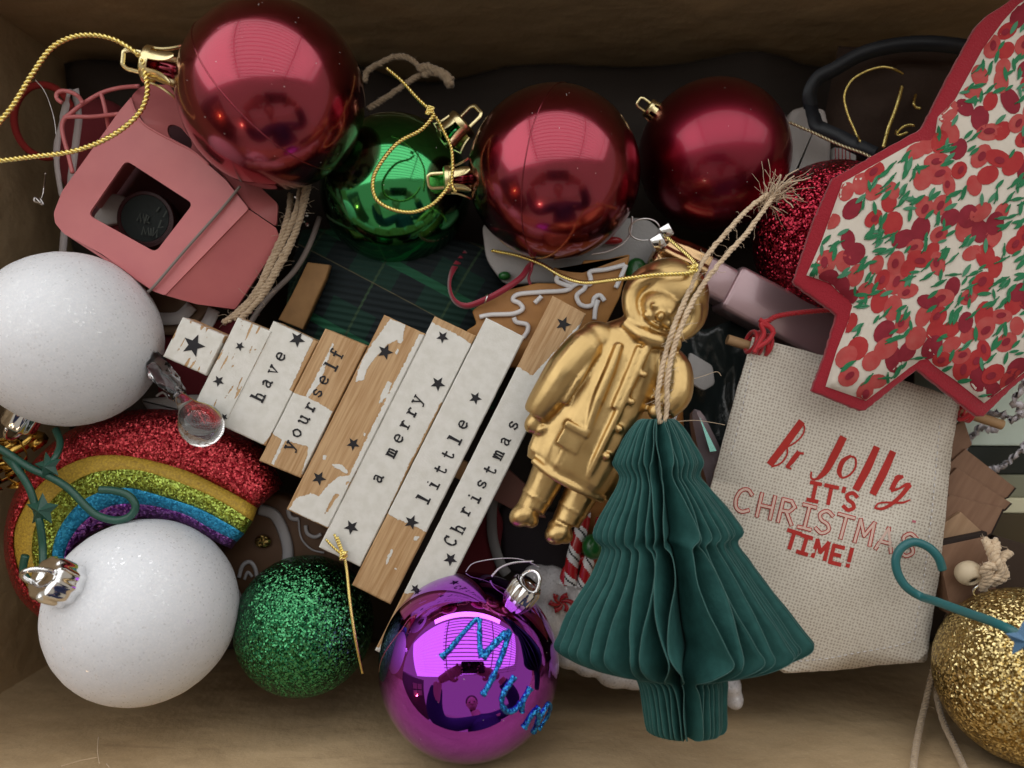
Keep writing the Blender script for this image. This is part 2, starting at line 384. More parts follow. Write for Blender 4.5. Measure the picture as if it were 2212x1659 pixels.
def dust(m, sc_=3.2, rad=.055, share=.35):
    nt = m.node_tree; N = nt.nodes; L = nt.links; b = N['Principled BSDF']; mp = [n for n in N if n.type == 'MAPPING'][0]
    v = N.new('ShaderNodeTexVoronoi'); v.inputs['Scale'].default_value = sc_; L.new(mp.outputs[0], v.inputs['Vector'])
    a = N.new('ShaderNodeMath'); a.operation = 'LESS_THAN'; a.inputs[1].default_value = rad; L.new(v.outputs['Distance'], a.inputs[0])
    sp = N.new('ShaderNodeSeparateColor'); L.new(v.outputs['Color'], sp.inputs[0]); g = N.new('ShaderNodeMath'); g.operation = 'LESS_THAN'; g.inputs[1].default_value = share; L.new(sp.outputs[0], g.inputs[0])
    k = N.new('ShaderNodeMath'); k.operation = 'MULTIPLY'; L.new(a.outputs[0], k.inputs[0]); L.new(g.outputs[0], k.inputs[1])
    mx = N.new('ShaderNodeMix'); mx.data_type = 'RGBA'; mx.inputs[6].default_value = b.inputs['Base Color'].default_value; mx.inputs[7].default_value = (.55, .50, .48, 1)
    L.new(k.outputs[0], mx.inputs['Factor']); L.new(mx.outputs[2], b.inputs['Base Color'])
    iv = N.new('ShaderNodeMath'); iv.operation = 'SUBTRACT'; iv.inputs[0].default_value = 1.0; L.new(k.outputs[0], iv.inputs[1]); L.new(iv.outputs[0], b.inputs['Metallic'])
for m_ in (m_redA, m_redC, m_green, m_purple): dust(m_)

# plaid and linen have woven patterns of their own
def plaid():
    m = M('green_plaid', (.012, .06, .040), .85); nt = m.node_tree; N = nt.nodes; L = nt.links; mp = [n for n in N if n.type == 'MAPPING'][0]
    mp.inputs['Rotation'].default_value = (0, 0, R(-62)); b = N['Principled BSDF']
    sx = N.new('ShaderNodeSeparateXYZ'); L.new(mp.outputs[0], sx.inputs[0])
    def stripe(src, period, lo, hi, off):
        a = N.new('ShaderNodeMath'); a.operation = 'MULTIPLY_ADD'; a.inputs[1].default_value = 1/period; a.inputs[2].default_value = off; L.new(src, a.inputs[0])
        f = N.new('ShaderNodeMath'); f.operation = 'FRACT'; L.new(a.outputs[0], f.inputs[0])
        g = N.new('ShaderNodeMath'); g.operation = 'GREATER_THAN'; g.inputs[1].default_value = lo; L.new(f.outputs[0], g.inputs[0])
        h = N.new('ShaderNodeMath'); h.operation = 'LESS_THAN'; h.inputs[1].default_value = hi; L.new(f.outputs[0], h.inputs[0])
        k = N.new('ShaderNodeMath'); k.operation = 'MULTIPLY'; L.new(g.outputs[0], k.inputs[0]); L.new(h.outputs[0], k.inputs[1]); return k.outputs[0]
    cur = None; base = (.004, .028, .019, 1)
    for (s, per, lo, hi, off, col) in ((0, 3.6, 0, .34, .1, (.004, .010, .012, 1)), (1, 3.2, 0, .36, .2, (.004, .010, .012, 1)), (0, 3.6, .60, .70, .1, (.010, .085, .040, 1)), (1, 3.2, .60, .63, .2, (.03, .06, .03, 1)), (0, 3.6, .33, .34, .1, (.10, .09, .05, 1))):
        mx = N.new('ShaderNodeMix'); mx.data_type = 'RGBA'; L.new(stripe(sx.outputs[s], per, lo, hi, off), mx.inputs['Factor'])
        if cur: L.new(cur, mx.inputs[6])
        else: mx.inputs[6].default_value = base
        mx.inputs[7].default_value = col; cur = mx.outputs[2]
    L.new(cur, b.inputs['Base Color'])
    return m
m_plaid = plaid()
def linen():
    m = M('natural_linen', (.50, .43, .35), .9, bump=(('noise', .8, .25, .15),)); nt = m.node_tree; N = nt.nodes; L = nt.links; b = N['Principled BSDF']
    mp = [n for n in N if n.type == 'MAPPING'][0]; r2 = N.new('ShaderNodeMapping'); r2.inputs['Rotation'].default_value = (0, 0, R(15)); L.new(mp.outputs[0], r2.inputs[0])
    outs = []
    for d in ('X', 'Y'):
        w = N.new('ShaderNodeTexWave'); w.wave_type = 'BANDS'; w.bands_direction = d; w.inputs['Scale'].default_value = 2.4; w.inputs['Distortion'].default_value = 3.2
        w.inputs['Detail'].default_value = 2; w.inputs['Detail Scale'].default_value = 3; L.new(r2.outputs[0], w.inputs['Vector']); outs.append(w.outputs['Fac'])
    mx = N.new('ShaderNodeMath'); mx.operation = 'MULTIPLY'; L.new(outs[0], mx.inputs[0]); L.new(outs[1], mx.inputs[1])
    n = N.new('ShaderNodeTexNoise'); n.inputs['Scale'].default_value = 8; L.new(mp.outputs[0], n.inputs['Vector'])
    ad = N.new('ShaderNodeMath'); ad.operation = 'MULTIPLY_ADD'; ad.inputs[1].default_value = .5; L.new(n.outputs['Fac'], ad.inputs[0]); L.new(mx.outputs[0], ad.inputs[2])
    cr = N.new('ShaderNodeValToRGB'); cr.color_ramp.elements[0].color = (.74, .69, .60, 1); cr.color_ramp.elements[1].color = (.44, .37, .30, 1)
    cr.color_ramp.elements[0].position = .30; cr.color_ramp.elements[1].position = 1.15 if False else 1.0
    L.new(ad.outputs[0], cr.inputs[0]); L.new(cr.outputs[0], b.inputs['Base Color'])
    return m
m_linen = linen()
def plankmat():
    m = bpy.data.materials.new('chipped_white_paint_on_pine'); m.use_nodes = True; nt = m.node_tree; N = nt.nodes; L = nt.links; b = N['Principled BSDF']
    at = N.new('ShaderNodeAttribute'); at.attribute_name = 'paint'
    tc = N.new('ShaderNodeTexCoord'); mp = N.new('ShaderNodeMapping'); mp.inputs['Scale'].default_value = (100, 100, 100); L.new(tc.outputs['Object'], mp.inputs[0])
    r1 = N.new('ShaderNodeMapping'); r1.inputs['Rotation'].default_value = (0, 0, R(26.7)); L.new(mp.outputs[0], r1.inputs[0])
    r2 = N.new('ShaderNodeMapping'); r2.inputs['Scale'].default_value = (5, .25, 1); L.new(r1.outputs[0], r2.inputs[0])
    gr = N.new('ShaderNodeTexNoise'); gr.inputs['Scale'].default_value = 2.2; gr.inputs['Detail'].default_value = 6; L.new(r2.outputs[0], gr.inputs['Vector'])
    wd = N.new('ShaderNodeValToRGB'); wd.color_ramp.elements[0].position = .32; wd.color_ramp.elements[1].position = .62
    wd.color_ramp.elements[0].color = (.40, .22, .09, 1); wd.color_ramp.elements[1].color = (.56, .36, .185, 1); L.new(gr.outputs['Fac'], wd.inputs[0])
    n = N.new('ShaderNodeTexNoise'); n.inputs['Scale'].default_value = 9; n.inputs['Detail'].default_value = 5; L.new(mp.outputs[0], n.inputs['Vector'])
    s = N.new('ShaderNodeMath'); s.operation = 'SUBTRACT'; s.inputs[1].default_value = .5; L.new(n.outputs['Fac'], s.inputs[0])
    a = N.new('ShaderNodeMath'); a.operation = 'MULTIPLY_ADD'; a.inputs[1].default_value = 1.25; L.new(s.outputs[0], a.inputs[0]); L.new(at.outputs['Fac'], a.inputs[2])
    cr = N.new('ShaderNodeValToRGB'); cr.color_ramp.elements[0].position = .46; cr.color_ramp.elements[1].position = .54; L.new(a.outputs[0], cr.inputs[0])
    pn = N.new('ShaderNodeTexNoise'); pn.inputs['Scale'].default_value = 3; L.new(mp.outputs[0], pn.inputs['Vector'])
    pc = N.new('ShaderNodeValToRGB'); pc.color_ramp.elements[0].color = (.69, .67, .61, 1); pc.color_ramp.elements[1].color = (.76, .74, .69, 1); pc.color_ramp.elements[0].position = .35; pc.color_ramp.elements[1].position = .65; L.new(pn.outputs['Fac'], pc.inputs[0])
    mx = N.new('ShaderNodeMix'); mx.data_type = 'RGBA'; L.new(cr.outputs[0], mx.inputs['Factor']); L.new(wd.outputs[0], mx.inputs[6]); L.new(pc.outputs[0], mx.inputs[7]); L.new(mx.outputs[2], b.inputs['Base Color'])
    b.inputs['Roughness'].default_value = .62
    bp = N.new('ShaderNodeBump'); bp.inputs['Strength'].default_value = .8; bp.inputs['Distance'].default_value = .02*U; L.new(cr.outputs[0], bp.inputs['Height'])
    n3 = N.new('ShaderNodeTexNoise'); n3.inputs['Scale'].default_value = 14; n3.inputs['Detail'].default_value = 4; L.new(mp.outputs[0], n3.inputs['Vector'])
    bq = N.new('ShaderNodeBump'); bq.inputs['Strength'].default_value = .35; bq.inputs['Distance'].default_value = .025*U; L.new(n3.outputs['Fac'], bq.inputs['Height']); L.new(bp.outputs[0], bq.inputs['Normal']); L.new(bq.outputs[0], b.inputs['Normal'])
    return m
m_plank = plankmat()

# ------------------------------------------------------------------ the carton
XL, XR, YT, YB, ZF, ZR = -23.3, 27.5, 16.8, -14.1, -14.5, 5.5
box = Thing('cardboard_box', 'open brown cardboard box holding all the Christmas ornaments', 'box', (2, 1, ZF-.4))
def panel(name, corners_in, nrm, n=(24, 10), th=.35, bulge=.12, seed=0):
    a, b, c, d = [Vector(p) for p in corners_in]; V = []; F = []; nu, nv = n; nrm = Vector(nrm)
    for side in (0, 1):
        for j in range(nv+1):
            for i in range(nu+1):
                u, v = i/nu, j/nv; p = (a*(1-u)+b*u)*(1-v)+(d*(1-u)+c*u)*v
                w = mnoise.noise(Vector((p.x*.09+seed, p.y*.09, p.z*.09)))*bulge if 0 < u < 1 and 0 < v < 1 else 0
                V.append(p+nrm*(w-side*th))
    k = (nu+1)*(nv+1)
    for j in range(nv):
        for i in range(nu):
            q = (j*(nu+1)+i, j*(nu+1)+i+1, (j+1)*(nu+1)+i+1, (j+1)*(nu+1)+i); F.append(q); F.append(tuple(k+x for x in q[::-1]))
    ring = [i for i in range(nu+1)]+[j*(nu+1)+nu for j in range(1, nv+1)]+[nv*(nu+1)+i for i in range(nu-1, -1, -1)]+[j*(nu+1) for j in range(nv-1, 0, -1)]
    for x, y in zip(ring, ring[1:]+ring[:1]): F.append((x, y, k+y, k+x))
    mb = MB().add(V, F); return box.part(name, mb, m_card, auto=40)
panel('side_panel', [(XL, YB, ZF), (XR, YB, ZF), (XR, YB, ZR), (XL, YB, ZR)], (0, 1, 0), seed=1, n=(40, 14), bulge=.35)
panel('side_panel', [(XR, YT, ZF), (XL, YT, ZF), (XL, YT, ZR), (XR, YT, ZR)], (0, -1, 0), seed=2, n=(40, 14), bulge=.3)
panel('end_panel', [(XL, YT, ZF), (XL, YB, ZF), (XL, YB, ZR), (XL, YT, ZR)], (1, 0, 0), seed=3)
panel('end_panel', [(XR, YB, ZF), (XR, YT, ZF), (XR, YT, ZR), (XR, YB, ZR)], (-1, 0, 0), seed=4)
panel('bottom_panel', [(XL, YB, ZF), (XR, YB, ZF), (XR, YT, ZF), (XL, YT, ZF)], (0, 0, 1), n=(30, 20), seed=5, bulge=.1)
def flap(a, b, out):
    a = Vector(a); b = Vector(b); o = Vector(out)
    panel('flap', [a, b, b+o, a+o], (b-a).cross(o).normalized(), n=(12, 4), th=.3, seed=8)
flap((XL, YT+.4, ZR), (XR, YT+.4, ZR), (0, 8, -9)); flap((XR, YB-.4, ZR), (XL, YB-.4, ZR), (0, -8, -9))
flap((XL-.4, YB, ZR), (XL-.4, YT, ZR), (-8, 0, -9)); flap((XR+.4, YT, ZR), (XR+.4, YB, ZR), (8, 0, -9))
mb = MB()                                             # hairs and flecks on the bottom wall
for pts in ([(238, 1592), (236, 1620), (240, 1650)], [(236, 1636), (200, 1643), (160, 1655)], [(15, 1632), (30, 1634)], [(255, 1650), (262, 1659)]):
    tube(mb, [Vector((P(x, y, -.6).x, YB+.42, P(x, y, 0).y*0-0)) + Vector((0, 0, 0)) for x, y in []] or crom([Vector(((x-1106)*(-YB)/(y-829.5), YB+.40, CAMZ-FX*(-YB-.40)/(y-829.5))) for x, y in pts], 4), .014, 4)
box.part('stray_fibre', mb, m_jutelight, kind='stuff')

mb = MB(); V = []; F = []; NU = 60  # added near-black sheet below the ornaments: blocks light, stands in for gap shade
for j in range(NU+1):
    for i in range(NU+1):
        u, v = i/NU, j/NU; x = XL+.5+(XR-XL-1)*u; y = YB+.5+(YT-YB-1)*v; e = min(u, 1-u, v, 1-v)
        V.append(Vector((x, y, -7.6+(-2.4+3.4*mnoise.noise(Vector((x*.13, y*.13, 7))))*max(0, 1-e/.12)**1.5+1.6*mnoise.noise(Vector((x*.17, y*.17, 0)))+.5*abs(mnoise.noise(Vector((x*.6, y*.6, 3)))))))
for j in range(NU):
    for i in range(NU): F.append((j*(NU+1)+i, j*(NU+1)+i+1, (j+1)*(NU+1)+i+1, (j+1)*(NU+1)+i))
mb.add(V, F); o = single('gap_shade_sheet', 'crumpled near black sheet added under the ornaments, standing in for shade in the gaps', 'cloth', mb, M('gap_shade_dark', (.040, .031, .026), .95))
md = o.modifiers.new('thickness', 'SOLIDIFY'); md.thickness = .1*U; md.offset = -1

# ------------------------------------------------------------------ the room that the shiny balls mirror
mb = MB(); V = [Vector((-260, -190, -80)), Vector((260, -190, -80)), Vector((260, -190, 205)), Vector((-260, -190, 205))]
mb.add(V+[v+Vector((0, -4, 0)) for v in V], [(0, 1, 2, 3), (7, 6, 5, 4), (0, 4, 5, 1), (1, 5, 6, 2), (2, 6, 7, 3), (3, 7, 4, 0)])
structure('wall', mb, M('warm_wall_paint', (.64, .60, .52), .9), smooth=False)
mb = MB(); c0 = Vector((-10, 92, 112)); dn = (Vector((0, 2, 0))-c0).normalized(); ux = Vector((1, 0, 0)); uy = dn.cross(ux).normalized()
for k in range(-8, 9):
    q = c0+dn*5+uy*(k*12); a = q-ux*320; b = q+ux*320
    slab(mb, [a-uy*1.5, b-uy*1.5, b+uy*1.5, a+uy*1.5], 1.2, .1, down=-dn)
for xx in (-190, -60, 96, 210):
    q = c0+dn*7+ux*xx; slab(mb, [q-uy*100-ux*2, q+uy*100-ux*2, q+uy*100+ux*2, q-uy*100+ux*2], 1.0, .1, down=-dn)
structure('roof_batten', mb, M('white_batten', (.55, .50, .48), .7))
mb = MB(); t0 = Thing('cupboard', 'dark wooden cupboard with small panes mirrored at the left of the purple bauble', 'cupboard', (-150, -70, -80))
slab(mb, [Vector((-175, -150, 95)), Vector((-120, -150, 95)), Vector((-120, -20, 95)), Vector((-175, -20, 95))], 175, 1)
t0.part('cabinet_body', mb, M('dark_oak', (.05, .022, .015), .5))
for iy in range(2):
    for iz in range(2):
        mb = MB(); y0 = -60+iy*16; z0 = 52+iz*18; mb.add([Vector((-119.5, y0, z0)), Vector((-119.5, y0+13, z0)), Vector((-119.5, y0+13, z0+15)), Vector((-119.5, y0, z0+15)),
            Vector((-119, y0, z0)), Vector((-119, y0+13, z0)), Vector((-119, y0+13, z0+15)), Vector((-119, y0, z0+15))], [(3, 2, 1, 0), (4, 5, 6, 7), (0, 1, 5, 4), (1, 2, 6, 5), (2, 3, 7, 6), (3, 0, 4, 7)])
        t0.part('pane', mb, M('pane_glass', (.34, .22, .18), .3) if iy+iz == 0 else bpy.data.materials['pane_glass'], smooth=False)

def fuse(mb, vox, it=4):
    me = bpy.data.meshes.new('tmp'); me.from_pydata([tuple(v) for v in mb.v], [], mb.f); to = bpy.data.objects.new('tmp', me); COL.objects.link(to)
    md = to.modifiers.new('r', 'REMESH'); md.mode = 'VOXEL'; md.voxel_size = vox; ms = to.modifiers.new('s', 'SMOOTH'); ms.factor = .5; ms.iterations = it
    dg = bpy.context.evaluated_depsgraph_get(); ev = to.evaluated_get(dg); m2 = ev.to_mesh(); fm = MB()
    fm.add([v.co.copy() for v in m2.vertices], [tuple(p.vertices) for p in m2.polygons]); ev.to_mesh_clear(); bpy.data.objects.remove(to); bpy.data.meshes.remove(me); return fm
def chain(mb, pts, n=14):
    q = crom([Vector(p[:3]) for p in pts], 5); rr = [p[3] for p in pts]
    tube(mb, q, lambda t: float(np.interp(t*(len(rr)-1), range(len(rr)), rr)), n); return mb
T = Thing('person', 'person in a navy sweater leaning over the box, mirrored in the purple bauble', 'person', (16, -72, -80))
b = MB(); hc = Vector((6, -40, 68)); look = (Vector((0, 0, 8))-hc).normalized(); hx = Vector((1, .1, 0)).normalized(); hu = look.cross(hx).normalized()*-1
hu = hu if hu.z > 0 else -hu; hx = hu.cross(look)*-1
ellipsoid(b, hc, (hx, look, hu), (7.4, 8.6, 10.6)); ellipsoid(b, hc+look*3.2-hu*5, (hx, look, hu), (5.2, 5, 5)); ellipsoid(b, hc+look*8.8-hu*1.6, (hx, look, hu), (1.3, 1.6, 2.2)); ellipsoid(b, hc+look*7.2-hu*5.4, (hx, look, hu), (2.4, 1.2, .8))
for s_ in (-1, 1): ellipsoid(b, hc+hx*7.4*s_-hu*.5, (hx, look, hu), (1, 1.8, 2.8))
chain(b, [(9, -50, 60, 5.4), (12, -56, 48, 6.2), (16, -62, 30, 12)]); chain(b, [(16, -62, 32, 14), (20, -74, 0, 14), (22, -80, -30, 15), (22, -82, -45, 13)])
for s_ in (-1, 1): chain(b, [(22+9*s_, -82, -36, 9), (22+10*s_, -78, -58, 7.5), (22+10*s_, -82, -79, 5)])
def hand(w, d, s, up, side):
    chain(b, [(*w, 2.6), (*(w+d*4), 3.0), (*(w+d*8), 3.4)], 12); c = w+d*9
    ellipsoid(b, c, (d, s, up), (4.4, 3.8, 1.6))
    for k, L in enumerate((6.6, 7.6, 7.2, 5.6)):
        o = c+d*3+s*(k-1.5)*1.9; chain(b, [(*o, .95), (*(o+d*L*.45+up*.4), .88), (*(o+d*L*.72-up*1.3), .80), (*(o+d*L*.70-up*2.9), .70)], 8)
    o = c-d*1+s*side*3.2; chain(b, [(*o, 1.2), (*(o+s*side*2+d*2), 1.05), (*(o+s*side*1.6+d*4.6-up*1), .85)], 8)
chain(b, [(31, -56, 42, 6), (37, -36, 24, 4.6), (24, -10, 32, 3.0)]); d_ = Vector((-.93, .36, .05)).normalized(); s1 = Vector((.3, .9, 0)).normalized(); hand(Vector((22, -8, 32.6)), d_, s1, Vector((0, 0, 1)), -1)
chain(b, [(0, -54, 42, 6), (-16, -36, 22, 4.6), (-20, -12, 30, 3.0)]); hand(Vector((-20, -10, 32.4)), Vector((.86, .5, .05)).normalized(), Vector((-.5, .86, 0)).normalized(), Vector((0, 0, 1)), -1)
T.part('body', fuse(b, .45), M('skin', (.55, .33, .25), .5, sss=.1))
b = MB(); chain(b, [(13, -57, 50, 8), (15, -61, 40, 16), (17, -66, 20, 18), (20, -76, -6, 17), (22, -80, -32, 17.5)], 24)
chain(b, [(14, -58, 46, 10), (32, -57, 42, 8.5), (38, -36, 24, 6.2), (26, -13, 31.5, 4.4)]); chain(b, [(14, -58, 46, 10), (0, -55, 42, 8.5), (-17, -36, 22, 6.2), (-21, -15, 30, 4.4)])
T.part('sweater', fuse(b, .8), M('navy_knit', (.022, .030, .085), .9))
b = MB(); ellipsoid(b, hc-look*2.0+hu*2.4, (hx, look, hu), (8.8, 8.8, 10.6)); chain(b, [(*(hc-look*5), 7), (*(hc-look*7-hu*8), 5), (*(hc-look*6-hu*15), 3)])
T.part('hair', fuse(b, .6), M('brown_hair', (.06, .03, .02), .6))
for s_ in (-1, 1):
    b = MB(); ellipsoid(b, hc+look*7.6+hx*3.0*s_+hu*.6, (hx, look, hu), (1.3, .8, .7)); T.part('eye', b, M('eye', (.03, .02, .02), .2) if 'eye' not in bpy.data.materials else bpy.data.materials['eye'])
mb = MB(); slab(mb, [Vector((x, y, 31.5)) for x, y in rounded([(-5, -5.2), (10, -5.2), (10, 2.2), (-5, 2.2)], 1.0)], .8, .12)
Tp = Thing('phone', 'black phone held over the box, mirrored in the purple bauble', 'phone', (2.5, -1.5, 30.7)); Tp.part('phone_body', mb, M('phone_black', (.01, .01, .012), .15, coat=.5), auto=30)
mb = MB(); lathe(mb, Vector((0, 0, 30.70)), Vector((0, 0, -1)), [(.72, 0), (.72, .16), (.55, .18), (.53, .1), (.50, .1)], 28); Tp.part('camera_bump', mb, M('lens_ring', (.3, .3, .3), .2, 1.0))

# ------------------------------------------------------------------ baubles
def ball(cx, cy, hs, z):
    # centre and radius of the sphere whose outline is centred at (cx, cy) with mean half size hs
    rc = math.hypot(cx-1106, cy-829.5)/FX; h = hs/FX; th = math.atan(rc); al = math.asin(min(.5, h*math.cos(th)))
    for _ in range(60):
        a = .5*(math.tan(th+al)-math.tan(th-al)); b = math.sin(al)/math.sqrt(max(1e-6, math.cos(th)**2-math.sin(al)**2))
        al *= h/(.5*(a+b)); c = .5*(math.tan(th+al)+math.tan(th-al)); th += (rc-c)*.5
    ph = math.atan2(-(cy-829.5), cx-1106); D = CAMZ-z
    C = Vector((D*math.tan(th)*math.cos(ph), D*math.tan(th)*math.sin(ph), z)); return C, D/math.cos(th)*math.sin(al)
def sphere(mb, C, r, ax=None, n=72, m=40, rough=0.0, seed=0, seam=False):
    e1, e2, e3 = basis(ax or Vector((0, 0, 1))); V = []; F = []
    def pt(th, a):
        d = e1*math.sin(th)*math.cos(a)+e2*math.sin(th)*math.sin(a)+e3*math.cos(th)
        k = r*(1+rough*mnoise.noise(d*9+Vector((seed, 0, 0)))); return C+d*k
    for j in range(1, m):
        for k in range(n): V.append(pt(math.pi*j/m, 2*math.pi*k/n))
    V.append(pt(0, 0)); V.append(pt(math.pi, 0)); t = len(V)-2; b = t+1
    for j in range(m-2):
        for k in range(n): F.append((j*n+k, (j+1)*n+k, (j+1)*n+(k+1) % n, j*n+(k+1) % n))
    for k in range(n): F.append((t, k, (k+1) % n)); F.append((b, (m-2)*n+(k+1) % n, (m-2)*n+k))
    mb.add(V, F); return mb
def petal(mb, base, ax, rad, w, L, splay, th=.06):
    s = ax.cross(rad).normalized(); V = []; F = []; nu, nv = 6, 7
    for side in (0, 1):
        for j in range(nv+1):
            v = j/nv; ww = w*(1 if v < .6 else math.sqrt(max(0.05, 1-((v-.6)/.42)**2)))
            for i in range(nu+1):
                u = i/nu-.5
                V.append(base-ax*(v*L)+rad*(splay*v*v*L*.55-abs(u)**2*.18*w*2-side*th)+s*(u*ww))
    k = (nu+1)*(nv+1)
    for j in range(nv):
        for i in range(nu):
            q = (j*(nu+1)+i, j*(nu+1)+i+1, (j+1)*(nu+1)+i+1, (j+1)*(nu+1)+i); F.append(q); F.append(tuple(k+x for x in q[::-1]))
    ring = [i for i in range(nu+1)]+[j*(nu+1)+nu for j in range(1, nv+1)]+[nv*(nu+1)+i for i in range(nu-1, -1, -1)]+[j*(nu+1) for j in range(nv-1, 0, -1)]
    for x, y in zip(ring, ring[1:]+ring[:1]): F.append((y, x, k+x, k+y))
    mb.add(V, F)
def crown_cap(T, C, r, ax, mat, k=1.0, rot=0.0, loop=True, lift=.85, neckmat=None):
    e1, e2, ax = basis(ax); top = C+ax*(r+lift*k); mb = MB()
    lathe(mb, top, ax, [(.10*k, .06*k), (.52*k, .06*k), (.60*k, 0), (.62*k, -.10*k), (.60*k, -.22*k), (.54*k, -.20*k), (.52*k, -.06*k), (.1*k, -.04*k)], 28)
    cap = T.part('cap', mb, mat, auto=35)
    for i in range(6):
        a = 2*math.pi*i/6+rot; rad = e1*math.cos(a)+e2*math.sin(a); mb = MB()
        petal(mb, top+rad*.60*k-ax*.14*k, ax, rad, .33*k, .92*k, .60)
        T.part('prong', mb, mat, parent=cap, auto=50)
    mb = MB(); lathe(mb, top-ax*(lift*k+.1), ax, [(.26*k, 0), (.26*k, lift*k)], 20); T.part('neck', mb, neckmat or mat, parent=cap)
    if loop:
        mb = MB(); s = ax.cross(Vector((0, 0, 1))).normalized()*.92+Vector((0, 0, .3)); s = (s-ax*s.dot(ax)).normalized(); w = .30*k; h = .72*k
        pts = [top+s*w, top+s*w+ax*h*.8, top+s*w*.7+ax*h, top-s*w*.7+ax*h, top-s*w+ax*h*.8, top-s*w]
        tube(mb, resample(pts, .06), .075*k, 8, squash=.8); T.part('loop', mb, mat, parent=cap, auto=40)
    return cap, top
def drum_cap(T, C, r, ax, mat, k=1.0, rot=0.0, h=.95):
    e1, e2, ax = basis(ax); b = C+ax*(r-.22); mb = MB(); h = h*k
    lathe(mb, b, ax, [(.60*k, 0), (.62*k, .1), (.63*k, h*.84), (.57*k, h*.97), (.50*k, h), (.12*k, h), (.1*k, h-.02)], 96, flute=10, fl=.03)
    cap = T.part('cap', mb, mat, auto=40)
    mb = MB(); s = e1*math.cos(rot)+e2*math.sin(rot); o = b+ax*h
    pts = [o+s*(.42*k*math.cos(t))+ax*(.55*k*math.sin(t)) for t in np.linspace(0, math.pi, 16)]
    tube(mb, pts, .075*k, 8); T.part('loop', mb, mat, parent=cap)
    return cap, b+ax*h
def bauble(name, label, bb, z, mat, cat='bauble', group=None, rough=0.0, n=(72, 40), cap=None, seed=0):
    x0, y0, x1, y1 = bb; C, r = ball((x0+x1)/2, (y0+y1)/2, ((x1-x0)+(y1-y0))/4, z)
    T = Thing(name, label, cat, C-Vector((0, 0, r)), group)
    ax = (P(*cap)-C).normalized() if cap else Vector((0, 0, -1))
    mb = MB(); sphere(mb, C, r, ax, n[0], n[1], rough, seed); T.part('ball', mb, mat)
    return T, C, r, ax
def cord(T, name, pts, z, r_px, mat, strands=2, pitch=.34, n=6):
    r = r_px*1.12/sc(z); mb = MB(); rope(mb, crom(PL(pts, z), 10), r, strands, pitch, n); return T.part(name, mb, mat)

T, C, r, ax = bauble('red_bauble', 'large glossy red bauble with gold cap lying on the pink house ornament', (372, -8, 792, 407), 1.3, m_redA, group='shiny red baubles', cap=(335, 143, 1.9), n=(128, 72))
crown_cap(T, C, r, ax, m_goldcap, 1.12, .3, lift=1.05, neckmat=m_redA)
cord(T, 'cord', [(300, 120, 2.6), (283, 105), (245, 84), (200, 75), (155, 80), (110, 105), (70, 160), (30, 225), (0, 262), (-24, 292)], 2.6, 5.4, m_goldcord)
cord(T, 'cord', [(308, 128, 2.6), (312, 152), (318, 185), (316, 212), (300, 245), (262, 280), (210, 309), (150, 328), (80, 337), (0, 347), (-30, 352)], 2.4, 5.2, m_goldcord)
mb = MB(); e1, e2, a3 = basis(Vector((.75, .55, .35)))
tube(mb, [C+(e1*math.cos(t)+e2*math.sin(t))*(r+.004) for t in np.linspace(0, 2*math.pi, 96, endpoint=False)], .028, 4, closed=True); T.part('moulding_seam', mb, m_redA)
T, C, r, ax = bauble('red_bauble', 'glossy red bauble with gold cap at its left, between green bauble and darker red bauble', (1010, 178, 1385, 562), -.5, m_redA, group='shiny red baubles', cap=(985, 388, -.2), n=(128, 72))
crown_cap(T, C, r, ax, m_goldcap, .92, .2, lift=1.0, neckmat=m_redA)
cord(T, 'cord', [(985, 415, 1.0), (976, 396), (978, 360), (975, 320), (962, 290), (938, 248), (900, 210), (868, 175), (835, 147)], .9, 3.8, m_goldcord, pitch=.24)
cord(T, 'cord', [(940, 246), (910, 280), (860, 308), (824, 350), (806, 388), (812, 428), (845, 451), (890, 458), (930, 444), (958, 418), (972, 396)], 1.3, 4.2, m_goldcord, pitch=.24)
mb = MB(); rope(mb, crom([P(928, 238, 1.2)+Vector((math.sin(t*2.3)*.16, math.cos(t*1.9)*.16, math.sin(t*3.1)*.1)) for t in range(9)], 6), .06, 2); T.part('knot', mb, m_goldcord)
mb = MB(); e1, e2, a3 = basis(Vector((.86, -.2, .30)))
tube(mb, [C+(e1*math.cos(t)+e2*math.sin(t))*(r+.004) for t in np.linspace(0, 2*math.pi, 96, endpoint=False)], .026, 4, closed=True); T.part('moulding_seam', mb, m_redA)
T, C, r, ax = bauble('red_bauble', 'darker satin red bauble by the upper wall, beside the glittery red one', (1385, 158, 1706, 508), -2.6, m_redC, group='shiny red baubles', cap=(1372, 212, -1.9), n=(96, 56))
crown_cap(T, C, r, ax, m_goldcap, .66, .9, lift=.5, neckmat=m_redC)
T, C, r, ax = bauble('green_bauble', 'glossy green bauble with a gold cord looped over it', (690, 240, 1016, 575), -2.8, m_green, cap=(1000, 268, -2.2), n=(128, 72))
crown_cap(T, C, r, ax, m_goldcap, 1.12, .6, lift=.75, neckmat=m_green)
T, C, r, ax = bauble('glitter_bauble', 'dark red glitter bauble half hidden under the floral star', (1633, 335, 1975, 690), -2.2, m_redglit, group='glitter baubles', rough=.006, n=(128, 72))
T, C, r, ax = bauble('white_bauble', 'white frosted bauble at the left edge above the rainbow', (-64, 528, 341, 936), .4, m_white, group='white frosted baubles', rough=.004, cap=(20, 950, -.1), n=(128, 72))
drum_cap(T, C, r, ax, m_silvercap, 1.05, .2)
T, C, r, ax = bauble('white_bauble', 'white frosted bauble with silver cap resting in front of the rainbow', (84, 1120, 516, 1530), .4, m_white, group='white frosted baubles', rough=.004, cap=(112, 1262, 1.5), n=(128, 72))
